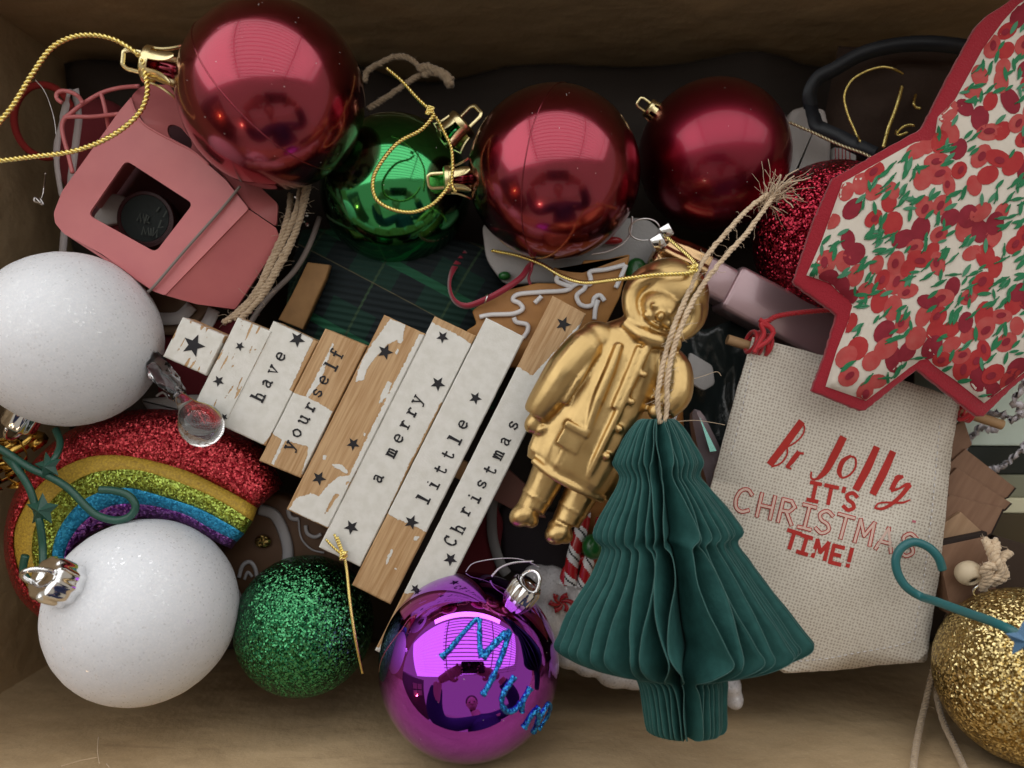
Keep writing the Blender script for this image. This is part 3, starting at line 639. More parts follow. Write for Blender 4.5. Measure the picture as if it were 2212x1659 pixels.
d_ = (P(122, 1256, 0)-Vector((0, 0, CAMZ))).normalized(); o_ = Vector((0, 0, CAMZ))-C; b_ = d_.dot(o_); ax = (Vector((0, 0, CAMZ))+d_*(-b_-math.sqrt(b_*b_-o_.dot(o_)+(r+.45)**2))-C).normalized(); drum_cap(T, C, r, ax, m_silvercap, 1.25, 1.2)
T, C, r, ax = bauble('glitter_bauble', 'green glitter bauble below the wooden word sign', (503, 1197, 806, 1510), -1.6, m_greenglit, group='glitter baubles', rough=.006, n=(128, 72))
T, C, r, ax = bauble('purple_bauble', 'mirror purple bauble with blue glitter lettering and silver cap', (816, 1235, 1208, 1652), 1.0, m_purple, cap=(1142, 1262, 1.9), n=(144, 80))
cap, top = drum_cap(T, C, r, ax, m_silvercap, .95, 1.0)
cord(T, 'cord', [(1150, 1212, 1.8), (1130, 1213), (1100, 1218), (1078, 1228), (1062, 1245)], 1.2, 2.4, m_silvercord, 2, .16)
cord(T, 'cord', [(1165, 1224, 1.6), (1130, 1209), (1090, 1206), (1050, 1210), (1020, 1218), (1006, 1235)], .6, 1.2, m_silvercord, 2, .12)
def on_ball(x, y, C, r, lift=.03):
    d = P(x, y, 0)-Vector((0, 0, CAMZ)); d.normalize(); o = Vector((0, 0, CAMZ))-C
    b = d.dot(o); c = o.dot(o)-(r+lift)**2; k = b*b-c; k = max(k, 0); return Vector((0, 0, CAMZ))+d*(-b-math.sqrt(k))
rnd = random.Random(4)
def glue(pts, w):
    q = crom([on_ball(x, y, C, r, .02) for x, y in pts], 10); q = [(p-C).normalized()*(r+.02)+C for p in q]; mb = MB()
    wf = [w*(1+.35*mnoise.noise(Vector((i*.21, w, 0)))) for i in range(len(q))]
    tube(mb, q, lambda t: (wf[min(int(t*len(q)), len(q)-1)])/sc(3)*(1.25 if t < .08 or t > .92 else 1), 8); T.part('lettering', mb, m_bluedot)
glue([(953, 1420), (972, 1402), (1000, 1368), (1025, 1341), (1036, 1338)], 5.5); glue([(1036, 1338), (1036, 1370), (1037, 1400), (1042, 1420)], 6.5)
glue([(1042, 1420), (1062, 1398), (1088, 1372), (1100, 1366)], 7.5); glue([(1100, 1366), (1090, 1400), (1075, 1440), (1058, 1476), (1042, 1502)], 6)
glue([(1112, 1462), (1092, 1490), (1084, 1515), (1092, 1535), (1108, 1536), (1126, 1520)], 6); glue([(1146, 1486), (1130, 1515), (1128, 1538)], 5.5)
glue([(1132, 1572), (1148, 1546), (1164, 1528)], 5.5); glue([(1158, 1534), (1164, 1552), (1152, 1582)], 6); glue([(1164, 1552), (1186, 1520), (1186, 1545), (1166, 1580)], 5)
T, C, r, ax = bauble('glitter_bauble', 'gold glitter bauble in the lower right corner under a teal hook', (2030, 1252, 2438, 1682), 1.4, m_goldglit, group='glitter baubles', rough=.008, n=(144, 80))
def twine(name, label, paths, z, r_px, mat, cat='string', fz=40, group=None, parent=None, ln=.5, strands=3, pitch=.5, wob=0.0):
    T = parent or Thing(name, label, cat, P(paths[0][0][0], paths[0][0][1], z), group)
    for i, p in enumerate(paths):
        r = r_px/sc(z); q = crom(PL(p, z), 10); mb = MB(); rope(mb, q, r, strands, pitch, 6, wob=wob)
        st = T.part('strand', mb, mat)
        if fz:
            mb = MB(); fuzz(mb, q, r, fz, ln, .0075, seed=i+int(p[0][0])); T.part('stray_fibre', mb, mat, parent=st, kind='stuff')
    return T
twine('jute_string', 'brown jute string trailing from the gold glitter bauble down the box wall', [[(2075, 1270, -1.5), (2045, 1340, -1.8), (2030, 1400), (2015, 1450), (2000, 1515, -1.2), (1985, 1580, .2), (1975, 1640, 1.9), (1972, 1685, 3.1)],
    [(2050, 1330, -2.4), (2030, 1400, -2.4), (2018, 1450, -2), (2024, 1505, -1.4), (2038, 1560, -.2), (2062, 1612, 1.2), (2092, 1680, 3.1)]], -1.6, 6.5, m_jute, 'string', 40)

# ------------------------------------------------------------------ pink lantern-like cabin
Z0 = .2
T = Thing('cable_car_ornament', 'pink metal cable car ornament with square window under the big red bauble', 'ornament', P(340, 420, -4))
def polymesh(mb, outer, hole, zf, th=.10, mi=0):
    # sheet with a hole and thickness: outer and hole are picture-unit rings, zf gives the height
    bm = bmesh.new(); rings = []
    for ring in [outer]+([hole] if hole else []):
        vs = [bm.verts.new(P(x, y, zf(x, y))) for x, y in ring]; es = [bm.edges.new((vs[i], vs[(i+1) % len(vs)])) for i in range(len(vs))]; rings.append(vs)
    bmesh.ops.triangle_fill(bm, edges=bm.edges[:], use_beauty=True, use_dissolve=False)
    for f in bm.faces:
        if f.normal.z < 0: f.normal_flip()
    bm.verts.index_update(); V = [v.co.copy() for v in bm.verts]; F = [tuple(v.index for v in f.verts) for f in bm.faces]
    n = len(V); V += [v-Vector((0, 0, th)) for v in V]; F += [tuple(n+i for i in f[::-1]) for f in F]
    off = 0
    for vs in rings:
        m = len(vs)
        for i in range(m): a = off+i; b = off+(i+1) % m; F.append((a, b, n+b, n+a))
        off += m
    bm.free(); mb.add(V, F, mi)
front = [(281, 212), (294, 241), (312, 270), (416, 326), (487, 388), (537, 451), (356, 638), (331, 629), (219, 548), (137, 504), (119, 482), (116, 460), (134, 413), (219, 298), (259, 238)]
win = rounded([(272, 346), (417, 440), (336, 545), (190, 464)], 13)
fz = lambda x, y: Z0+.07*math.sin(max(0, min(1, (y-200)/440))*math.pi)
mb = MB(); polymesh(mb, rounded(front, 5, 3), win, fz, .12); T.part('front_panel', mb, m_pink, auto=30)
mb = MB(); polymesh(mb, rounded([(537, 452), (596, 492), (606, 520), (508, 668), (425, 657), (357, 638)], 5, 3), None, lambda x, y: Z0-.06-1.5*max(0, pdist(x, y, [(537, 451), (356, 638)], False))/160, .12); T.part('lower_panel', mb, m_pink, auto=30)
oval = [(388+34*math.cos(t)*math.cos(.80)-17*math.sin(t)*math.sin(.80), 296+34*math.cos(t)*math.sin(.80)+17*math.sin(t)*math.cos(.80)) for t in np.linspace(0, 2*math.pi, 20, endpoint=False)]
mb = MB(); polymesh(mb, rounded([(282, 210), (300, 190), (318, 183), (366, 183), (392, 225), (440, 282), (520, 365), (600, 440), (597, 490), (538, 450), (488, 386), (417, 324), (314, 268), (296, 240)], 8, 3), oval, lambda x, y: Z0-.05-1.9*min(150, pdist(x, y, front[:6], False))/150, .12); T.part('roof_panel', mb, m_pink, auto=30)
mb = MB(); tube(mb, crom([P(x, y, Z0+.06) for x, y in [(283, 212), (292, 238), (312, 268), (360, 297), (416, 326), (452, 356)]], 5), .05, 6); T.part('seam', mb, m_pink)
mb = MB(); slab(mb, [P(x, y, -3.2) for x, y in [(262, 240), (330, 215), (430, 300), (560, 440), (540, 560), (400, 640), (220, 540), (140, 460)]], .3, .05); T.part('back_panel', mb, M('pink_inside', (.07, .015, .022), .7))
for a, b in (((259, 238), (134, 413)), ((137, 504), (331, 629)), ((356, 638), (508, 668))):
    mb = MB(); A, B = P(*a, Z0-.1), P(*b, Z0-.1 if b != (508, 668) else -1.3); dz = Vector((0, 0, -3.0)); o_ = (B-A).cross(dz).normalized()*.1
    mb.add([A, B, B+dz, A+dz, A+o_, B+o_, B+dz+o_, A+dz+o_], [(0, 1, 2, 3), (7, 6, 5, 4), (0, 4, 5, 1), (1, 5, 6, 2), (2, 6, 7, 3), (3, 7, 4, 0)]); T.part('side_wall', mb, m_pink, smooth=False)
mb = MB()
for pts in ([(300, 186, .2), (258, 190), (219, 201), (181, 223), (155, 243), (140, 256), (134, 272), (137, 296), (147, 332), (157, 374)], [(138, 254), (165, 252), (200, 252), (258, 246, .1)], [(218, 202), (224, 222), (230, 250), (236, 285, -.8)], [(178, 222, .2), (170, 209), (155, 200), (137, 196), (124, 201), (123, 213), (134, 222)]):
    tube(mb, crom(PL(pts, -.4), 6), 4.6/sc(0), 8)
T.part('wire_handle', mb, m_pink)
mb = MB(); tube(mb, crom([P(519, 402, .34), P(480, 450, .38), P(400, 540, .40), P(335, 616, .36), P(320, 630, .2)], 8), .055, 8); T.part('elastic_band', mb, m_cable)
d0 = P(330, 478, -2.2)
T2 = Thing('round_tin', 'small round dark tin inside the window of the pink ornament', 'tin', d0)
mb = MB(); lathe(mb, d0, Vector((.06, -.1, 1)), [(1.0, 0), (1.12, .05), (1.16, .3), (1.16, .7), (1.12, .75), (1.0, .76), (.97, .70), (.1, .70)], 48); T2.part('rim', mb, M('tin_red', (.035, .004, .006), .5), auto=40)
mb = MB(); lathe(mb, d0+Vector((0, 0, .70)), Vector((.06, -.1, 1)), [(.98, 0), (.96, .03), (.1, .03)], 40); T2.part('lid', mb, M('tin_green', (.010, .015, .014), .7), auto=40)
mt = M('tin_print', (.05, .058, .05), .7); mb = MB(); zt = -1.40
for s_ in ([(288, 470), (294, 455), (296, 474), (302, 456), (304, 476)], [(308, 474), (314, 462), (309, 458), (306, 470), (314, 476)], [(298, 500), (302, 484), (306, 500), (312, 486), (314, 502)], [(318, 488), (318, 502)], [(324, 486), (322, 504), (332, 490), (330, 506)], [(340, 470), (334, 486), (344, 484)], [(330, 450), (336, 442)], [(345, 462), (352, 450)]):
    ribbon2d(mb, [(p[0]+8, p[1]+6) for p in s_], 3.0, zt)
T2.part('lettering', mb, mt, kind='stuff')
mb = MB(); slab(mb, [P(x, y, -2.6) for x, y in rounded([(198, 470), (240, 415), (272, 425), (285, 450), (262, 480), (220, 488)], 10)], .5, .1)
single('white_tag', 'pale grey scrap showing inside the pink ornament window', 'tag', mb, m_paper)
mb = MB(); slab(mb, [P(x, y, -2.9) for x, y in rounded([(190, 492), (240, 470), (320, 480), (380, 560), (300, 580), (220, 540)], 14)], .4, .1)
single('red_knit', 'dark red knitted piece at the bottom of the pink ornament window', 'ornament', mb, m_darkred)

# sheer ribbon, red ring and jute near the pink ornament
T = Thing('sheer_ribbon', 'sheer silver ribbon threaded through the pink wire loop', 'ribbon', P(150, 300, -2))
for pts, w in (([(150, 192, -.9), (143, 225, -.7), (134, 262, -.9), (124, 305, -1.1), (122, 345, -1.2), (127, 390, -1.3), (133, 425, -1.4)], [.16, .30, .22, .27, .22, .2, .12]), ([(162, 192, -1.1), (166, 220, -1.0), (170, 255, -1.1), (162, 320, -1.3), (152, 395, -1.5), (142, 470, -1.7), (134, 560, -1.9)], [.3, .24, .3, .3, .26, .3, .3])):
    q = crom(PL(pts), 6); ww = [w[min(int(i/(len(q)-1)*(len(w)-1)), len(w)-1)] for i in range(len(q))]; mb = MB(); strip(mb, q, ww, th=.02); T.part('ribbon_tail', mb, m_sheer)
mb = MB(); tube(mb, crom(PL([(76, 172, -1.2), (95, 195), (108, 225), (118, 262), (122, 300)], -1.4), 6), .018, 5); T.part('wire', mb, m_silvercord)
mb = MB(); tube(mb, crom(PL([(98, 374, -1), (95, 400), (93, 418), (88, 432)], -1.6), 6), .03, 5); tube(mb, crom([P(86, 436, -1.5)+Vector((math.sin(t*2)*.18, math.cos(t*2.4)*.16, t*.03)) for t in range(8)], 4), .04, 5); T.part('wire_knot', mb, m_silvercord)
mb = MB(); c = P(96, 262, -4.2); tube(mb, [c+Vector((1.35*math.cos(t), 1.55*math.sin(t), .2*math.sin(t))) for t in np.linspace(0, 2*math.pi, 40, endpoint=False)], .16, 8, closed=True)
single('red_ring', 'dark red felt ring against the left wall of the box', 'ring', mb, M('dull_red_felt', (.26, .018, .016), .9))
T = Thing('burgundy_pouch', 'dark burgundy cloth pouch behind the pink wire handle', 'pouch', P(195, 330, -6))
mb = MB(); c = P(215, 330, -4.4); ellipsoid(mb, c, XYZ, (1.9, 2.4, 1.3), 30, 18); T.part('cloth', mb, m_darkred)
twine('jute_loop', 'thick brown jute loop hanging down the right side of the pink ornament', [[(668, 395, -1.2), (655, 450), (636, 505), (606, 560), (580, 610), (545, 650), (505, 690, -.4)], [(650, 405, -1.4), (640, 455), (618, 510), (592, 560), (566, 612), (532, 655), (492, 694, -.4)],
    [(628, 420, -1.5), (622, 470), (600, 530), (572, 590), (556, 625), (522, 668), (482, 698, -.4)], [(660, 400, -.9), (648, 470), (628, 530), (596, 590), (566, 640), (520, 690, -.3)]], -.6, 6.5, m_jute, 'string', 46, ln=.9, wob=.8)
mb = MB(); tube(mb, crom(PL([(690, 470, -2.4), (668, 530), (636, 585), (590, 632), (560, 668), (540, 700)], -1.8), 8), 6/sc(-2), 8)
single('grey_cable', 'grey elastic cable beside the thick jute loop', 'cord', mb, m_cable)
mb = MB()
for k in range(16): ellipsoid(mb, P(650+rnd.uniform(-16, 16), 480+rnd.uniform(-60, 20), -1.3+rnd.uniform(-.2, .2)), XYZ, (.09, .07, .05), 6, 4)
single('silver_tinsel', 'crumpled bits of silver tinsel behind the jute loop', 'tinsel', mb, m_silvercap, smooth=False)

# ------------------------------------------------------------------ wooden word sign
ACR = Vector((.893, .450)); ALG = Vector((.4485, -.8938))          # across and along the planks, picture directions
ZP = .9
T = Thing('wooden_word_sign', 'tree of chipped white wooden planks reading have yourself a merry little Christmas', 'sign', P(800, 930, -.6))
def q4(tl, tr, ln): tl = Vector(tl); tr = Vector(tr); return [tl, tr, tr-ALG*ln, tl-ALG*ln]
planks = [
 (q4((395, 685), (487, 726), 95), 1.0, []),
 (q4((514, 686), (587, 717), 232), 1.0, []),
 (q4((591, 694), (687, 738), 252), 1.0, [('wood', [(677, 733), (700, 740), (661, 858), (625, 843)]), ('wood', [(577, 950), (590, 935), (590, 990), (560, 970)])]),
 (q4((703, 710), (792, 747), 319), 0.0, [('paint', [(620, 842), (661, 858), (690, 871), (718, 889), (712, 905), (698, 945), (684, 971), (660, 963), (640, 958), (610, 950), (586, 935)]), ('paint', [(718, 742), (722, 740), (690, 830), (664, 860), (660, 856), (684, 812)]),
    ('paint', [(610, 950), (616, 952), (592, 1004), (585, 1002)]), ('paint', [(668, 958), (684, 968), (676, 990), (658, 1028), (650, 1026), (662, 990)])]),
 (q4((830, 680), (919, 721), 470), 0.0, [('paint', [(843, 689), (877, 700), (870, 728), (836, 745), (806, 778), (786, 808), (768, 824), (782, 776), (800, 748)]), ('paint', [(775, 800), (792, 796), (786, 820), (770, 824)]), ('paint', [(838, 822), (847, 828), (834, 858), (818, 872), (824, 850)]), ('paint', [(862, 728), (872, 731), (868, 742), (858, 741)]), ('paint', [(858, 752), (862, 754), (858, 768), (854, 764)]),
    ('paint', [(716, 1002), (738, 1003), (752, 1020), (746, 1022), (722, 1010)]), ('paint', [(697, 984), (706, 984), (704, 994), (697, 992)]), ('paint', [(785, 934), (792, 936), (786, 944)]), ('paint', [(640, 1076), (672, 1066), (690, 1072), (705, 1052), (730, 1030), (762, 1026), (740, 1090), (712, 1140), (660, 1120), (624, 1100)]), ('wood', [(744, 1036), (755, 1040), (748, 1048)]), ('wood', [(724, 1066), (734, 1068), (722, 1084), (708, 1106), (700, 1112), (712, 1086)]),
    ('paint', [(905, 722), (921, 724), (820, 932), (760, 1040), (748, 1040), (800, 930)])]),
 (q4((939, 683), (1028, 725), 558), 1.0, [('wood', [(934, 696), (942, 680), (1032, 724), (1024, 746), (998, 730), (975, 716), (952, 706)]), ('wood', [(952, 870), (956, 872), (900, 990), (836, 1128), (830, 1126), (880, 1010)])]),
 (q4((1050, 686), (1133, 728), 646), 1.0, [('wood', [(838, 1110), (860, 1122), (890, 1134), (924, 1152), (850, 1320), (740, 1290)]), ('paint', [(896, 1158), (906, 1160), (900, 1168), (892, 1165)]), ('paint', [(846, 1186), (850, 1188), (838, 1216), (832, 1220), (836, 1204)]), ('paint', [(852, 1226), (858, 1228), (856, 1234)])]),
 (q4((1194, 639), (1266, 678), 856), 1.0, [('wood', [(1190, 630), (1275, 675), (1150, 812), (1112, 788), (1130, 730)]), ('wood', [(862, 1276), (876, 1282), (900, 1280), (818, 1400), (790, 1380)])]),
]
def pmask(x, y, base, pol, idx):
    v = base
    for kind, pg in pol:
        d = pdist(x, y, pg)*(1 if inpoly(x, y, pg) else -1)
        a = 1/(1+math.exp(-max(-30, min(30, d/1.3))))
        v = v*(1-a)+(1.0 if kind == 'paint' else 0.0)*a
    if idx in (0, 1):
        g = mnoise.noise(Vector(((x*ACR.x+y*ACR.y)*.16, (x*ALG.x+y*ALG.y)*.022, idx*3)))
        v -= max(0, g-.22)*2.6
    return v
for i, (c, base, pol) in enumerate(planks):
    zt = ZP+[.12, .05, 0, .02, .04, 0, .03, -.02][i]; th = 1.15
    tl, tr, br, bl = c; wpx = (tr-tl).length; lpx = (bl-tl).length
    nu = max(4, int(wpx/2.4)); nv = max(6, int(lpx/2.4)); mb = MB(); V = []; A = []
    for j in range(nv+1):
        for k in range(nu+1):
            u = k/nu; v = j/nv; p = tl.lerp(tr, u).lerp(bl.lerp(br, u), v); e = min(u*wpx, (1-u)*wpx, v*lpx, (1-v)*lpx)
            rw = mnoise.noise(Vector((p.x*.06, p.y*.06, i)))*.5
            V.append(P(p.x+rw*(u in (0, 1)), p.y+rw*(v in (0, 1)), zt-.05*max(0, 1-e/2.5))); A.append(pmask(p.x, p.y, base, pol, i)-.25*max(0, 1-e/2.6))
    F = [(j*(nu+1)+k, (j+1)*(nu+1)+k, (j+1)*(nu+1)+k+1, j*(nu+1)+k+1) for j in range(nv) for k in range(nu)]
    ring = [k for k in range(nu+1)]+[j*(nu+1)+nu for j in range(1, nv+1)]+[nv*(nu+1)+k for k in range(nu-1, -1, -1)]+[j*(nu+1) for j in range(nv-1, 0, -1)]
    n0 = len(V); V += [V[q]-Vector((0, 0, th)) for q in ring]; A += [0.0]*len(ring); m_ = len(ring)
    for a_ in range(m_): b_ = (a_+1) % m_; F.append((ring[b_], ring[a_], n0+a_, n0+b_))
    F.append(tuple(n0+q for q in range(m_)))
    A[n0:] = [.1]*m_
    mb.add(V, F); pk = T.part('plank', mb, m_plank, smooth=True, auto=35)
    at = pk.data.attributes.new('paint', 'FLOAT', 'POINT'); at.data.foreach_set('value', A)
mb = MB(); ctr = [P(420, 735, -.26), P(1235, 1145, -.26)]; slab(mb, [P(x, y, -.27) for x, y in [(430, 720), (1010, 1000), (1000, 1040), (420, 760)]], .45, .05); T.part('back_strut', mb, m_wood)
G = {'h': [[(.0, 1.6), (.18, 1.6), (.18, 0)], [(.18, .75), (.45, 1), (.75, .78), (.75, 0)], [(0, 0), (.38, 0)], [(.58, 0), (.95, 0)]], 'a': [[(.15, .88), (.48, 1), (.72, .8), (.72, .1), (.92, 0)], [(.72, .62), (.3, .52), (.12, .25), (.32, 0), (.72, .18)]],
 'v': [[(.12, 1), (.5, 0), (.88, 1)], [(0, 1), (.32, 1)], [(.68, 1), (1, 1)]], 'e': [[(.12, .52), (.88, .52), (.78, .87), (.5, 1), (.2, .85), (.08, .5), (.2, .15), (.5, 0), (.85, .15)]], 'y': [[(.12, 1), (.52, .1)], [(.88, 1), (.4, -.4), (.12, -.45)], [(0, 1), (.32, 1)], [(.68, 1), (1, 1)]],
 'o': [[(.5, 1), (.85, .75), (.9, .4), (.7, .05), (.4, 0), (.12, .3), (.12, .7), (.5, 1)]], 'u': [[(0, 1), (.18, 1), (.18, .25), (.45, 0), (.78, .22)], [(.6, 1), (.78, 1), (.78, 0), (.95, 0)]], 'r': [[(.08, 1), (.3, 1), (.3, 0)], [(.08, 0), (.58, 0)], [(.3, .68), (.6, 1), (.86, .88)]],
 's': [[(.84, .8), (.5, 1), (.18, .8), (.3, .56), (.7, .44), (.85, .2), (.5, 0), (.15, .2)]], 'l': [[(.22, 1.6), (.5, 1.6), (.5, 0)], [(.15, 0), (.85, 0)]], 'f': [[(.85, 1.48), (.62, 1.6), (.42, 1.4), (.42, 0)], [(.15, 1), (.72, 1)], [(.2, 0), (.68, 0)]],
 'm': [[(0, 1), (.14, 1), (.14, 0)], [(.14, .8), (.3, 1), (.5, .8), (.5, 0)], [(.5, .8), (.7, 1), (.86, .8), (.86, 0)], [(-.02, 0), (.28, 0)], [(.42, 0), (.6, 0)], [(.76, 0), (1, 0)]], 'i': [[(.22, 1), (.5, 1), (.5, 0)], [(.15, 0), (.85, 0)], [(.44, 1.42), (.54, 1.42)]], 't': [[(.4, 1.4), (.4, .2), (.6, 0), (.86, .15)], [(.12, 1), (.8, 1)]],
 'C': [[(.85, 1.25), (.5, 1.5), (.15, 1.2), (.08, .75), (.15, .3), (.5, 0), (.88, .25)], [(.85, 1.5), (.85, 1.12)]]}
def letters(mb, items, z, xd, ud, size, wx, w, jit=0.0):
    for ch, x, y in items:
        for st in G[ch]:
            h = .8 if ch in 'hlfiCt' else (.3 if ch == 'y' else .5)
            pts = [Vector((x, y))+xd*((a-.5)*wx)+ud*((b-h)*size) for a, b in st]
            if len(pts) > 3: q = [p.to_2d() for p in crom([p.to_3d() for p in pts], 3)]
            else: q = pts
            ribbon2d(mb, [(p.x, p.y) for p in q], [w*(1+.25*math.sin(p.x*1.7+p.y)) for p in q], z)
def star2(mb, x, y, r, z, a0, mi=0, inner=.48):
    ring = []
    for k in range(10):
        a = a0+math.pi*k/5; rr = r*1.12 if k % 2 == 0 else r*inner; ring.append(P(x+rr*math.cos(a), y+rr*math.sin(a), z+.022))
    c = P(x, y, z+.022); mb.add([c]+ring, [(0, 1+(k+1) % 10, 1+k) for k in range(10)], mi)
words = [
 (2, [('h', 557, 855), ('a', 577, 828), ('v', 591, 800), ('e', 606, 770)]),
 (3, [('y', 630, 965), ('o', 641, 935), ('u', 657, 907), ('r', 671, 879), ('s', 686, 849), ('e', 700, 821), ('l', 714, 790), ('f', 727, 764)]),
 (5, [('a', 817, 1033), ('m', 846, 978), ('e', 861, 947), ('r', 876, 917), ('r', 890, 890), ('y', 905, 866)]),
 (6, [('l', 914, 1077), ('i', 934, 1046), ('t', 950, 1014), ('t', 966, 982), ('l', 982, 949), ('e', 1000, 917)]),
 (7, [('C', 972, 1168), ('h', 989, 1141), ('r', 1007, 1104), ('i', 1023, 1075), ('s', 1041, 1046), ('t', 1057, 1015), ('m', 1077, 983), ('a', 1092, 953), ('s', 1109, 919)])]
dzs = [.12, .05, 0, .02, .04, 0, .03, -.02]
for i, it in words:
    mb = MB(); letters(mb, it, ZP+dzs[i], ALG, -ACR, 17.5, 17.5, 3.7); T.part('lettering', mb, m_black, kind='stuff')
for i, x, y, r_, a in [(0, 418, 746, 23, .1), (1, 518, 748, 9.5, .2), (1, 472, 823, 11.5, .5), (1, 484, 901, 8, .5), (2, 642, 733, 16, .3), (4, 832, 760, 16, .1), (4, 763, 959, 13.5, .4), (4, 689, 1033, 14.5, .2), (5, 956, 728, 12.5, .4), (5, 946, 829, 15, .3),
    (5, 759, 1139, 15, .5), (6, 1027, 860, 13, .2), (6, 889, 1128, 15, .1), (7, 1217, 700, 15.5, .1), (7, 973, 1208, 14, .4), (7, 897, 1272, 10, .2)]:
    mb = MB(); star2(mb, x, y, r_, ZP+dzs[i], a); T.part('star', mb, m_black, smooth=False)
T = Thing('gold_string', 'thin gold string with frayed knot hanging over the green glitter bauble', 'string', P(744, 1199, 1))
mb = MB(); rope(mb, crom([P(744, 1204, 1.2), P(750, 1240, 1.2), P(757, 1310, 1.7), P(769, 1388, 1.5), P(783, 1454, .4)], 8), 3.4/sc(1), 3, .22); T.part('strand', mb, m_goldcord)
mb = MB(); rope(mb, crom([P(742, 1200, 1.2)+Vector((math.sin(t*2.1)*.13, math.cos(t*1.7)*.15, math.sin(t*2.9)*.09)) for t in range(10)], 6), .07, 2); T.part('knot', mb, m_goldcord)
for e in ([(740, 1196), (731, 1176), (722, 1154)], [(740, 1198), (722, 1184), (704, 1165)], [(742, 1196), (734, 1174), (729, 1160)]):
    mb = MB(); rope(mb, crom(PL(e, 1.08), 5), .055, 2, .2); T.part('frayed_end', mb, m_goldcord)

# ------------------------------------------------------------------ honeycomb paper tree
T = Thing('honeycomb_tree', 'dark green honeycomb paper tree ornament on a jute loop', 'paper tree', P(1450, 1250, -1.5))
prof = [(905, 30, 1420), (909, 43, 1420), (930, 62, 1420), (960, 80, 1421), (992, 97, 1422), (1005, 97, 1422), (1028, 87, 1425), (1050, 99, 1431), (1085, 124, 1437), (1120, 148, 1441), (1150, 163, 1444), (1167, 155, 1440), (1182, 149, 1449), (1210, 164, 1455), (1244, 184, 1460), (1285, 213, 1463), (1327, 243, 1467), (1370, 268, 1474), (1392, 281, 1478), (1410, 270, 1476), (1432, 224, 1470), (1448, 166, 1469), (1462, 106, 1470), (1482, 96, 1476), (1532, 91, 1480), (1577, 86, 1483), (1588, 66, 1484), (1592, 40, 1484)]
q = crom([Vector((y, w, c)) for y, w, c in prof], 3); NP = 10; ZT = 2.7
for side in (-1, 1):
    for pg in range(NP):
        f = pg/(NP-1); th = f*R(82)                     # angle of the page out of the flat
        if side == 1: th = (f**1.05)*R(74)
        mb = MB(); V = []; NR = 11
        rj = random.Random(pg*7+side); j1 = rj.uniform(-1, 1); j2 = rj.uniform(.90, 1.0) if pg else 1.0; ph0 = rj.uniform(0, 6)
        for i, (y, w, c) in enumerate(q):
            for k in range(NR+1):
                rr = (k/NR); rad = w*rr*j2*(1-.10*f*rr); zz = w*rr
                cell = math.sin(i*.27+(pg % 2)*math.pi+j1*.5)*R(.25+3.6*f**3)*(rr**.8)*min(1, w/90)
                a = th+cell+R(.5+2.2*f*f)*math.sin(i*.11+ph0)*rr
                edge = 2.0*mnoise.noise(Vector((i*.3, pg*5.1, side)))*rr
                dz = math.sin(a)*zz/sc(ZT+1)*.95
                zc = ZT+dz*.50
                s_ = sc(ZT)/sc(zc)
                V.append(Vector(P(c+side*(math.cos(a)*rad+edge), y, ZT)) + Vector((0, 0, zc-ZT)))
        F = [(i*(NR+1)+k, (i+1)*(NR+1)+k, (i+1)*(NR+1)+k+1, i*(NR+1)+k+1) for i in range(len(q)-1) for k in range(NR)]
        mb.add(V, F); o = T.part('paper_leaf', mb, m_teal); me_ = MB(); tube(me_, [V[i*(NR+1)+NR] for i in range(len(q))], .012, 4); T.part('leaf_edge', me_, m_tealedge, parent=o)
        md = o.modifiers.new('thickness', 'SOLIDIFY'); md.thickness = .022*U
mb = MB(); slab(mb, [P(c-w*.93 if s > 0 else c+w*.93, y, ZT-.05) for s, lst in ((1, prof[1:-1]), (-1, prof[-2:0:-1])) for (y, w, c) in lst], .12, .02); T.part('backing_card', mb, m_teal)
tw = [[(1426, 915, 2.9), (1421, 880, 3.0), (1422, 840, 3.1), (1436, 770, 2.9), (1456, 705, 3.0), (1488, 630, 2.6), (1522, 560, 2.2), (1580, 490, 1.8), (1618, 450, 1.5), (1660, 418, 1.2)],
      [(1434, 915, 2.9), (1441, 880, 3.0), (1441, 830, 3.1), (1452, 765, 3.0), (1478, 690, 3.0), (1512, 625, 2.6), (1562, 560, 2.2), (1612, 505, 1.8), (1645, 460, 1.5), (1682, 410, 1.2)]]
for i, p in enumerate(tw):
    qq = crom(PL(p), 10); mb = MB(); rope(mb, qq, 5.6/sc(2.2), 3, .55, 6, wob=.9); st = T.part('jute_strand', mb, m_jutelight)
    mb = MB(); fuzz(mb, qq, .1, 120, .75, .0085, seed=20+i); T.part('stray_fibre', mb, m_jutelight, parent=st, kind='stuff')
mb = MB(); rf = random.Random(3)
for _ in range(90):
    t_ = rf.random(); a = P(1640+46*t_+rf.uniform(-9, 9), 442-34*t_+rf.uniform(-9, 9), 1.25); d = Vector((.75+rf.gauss(0, .35), .62+rf.gauss(0, .4), rf.gauss(0, .3))).normalized(); c = Vector([rf.gauss(0, .38) for _ in range(3)])
    L = rf.uniform(.25, .95); tube(mb, [a+d*(L*k/7)+c*(k/7)**2+Vector((math.sin(k*1.9+L*9)*.03, math.cos(k*1.5+L*7)*.03, 0)) for k in range(8)], rf.choice([.008, .012, .03]), 3)
T.part('frayed_end', mb, m_jutelight, kind='stuff')
mb = MB(); tube(mb, crom([P(1452, 912, 2.8), P(1500, 908, 2.0), P(1540, 913, .6), P(1566, 918, .4)], 6), .012, 4); tube(mb, crom([P(1440, 850, 3.0), P(1480, 825, 2.6), P(1520, 812, 1.6), P(1548, 803, 1.5), P(1558, 812, 1.5)], 6), .012, 4); T.part('loose_fibre', mb, m_jutelight)

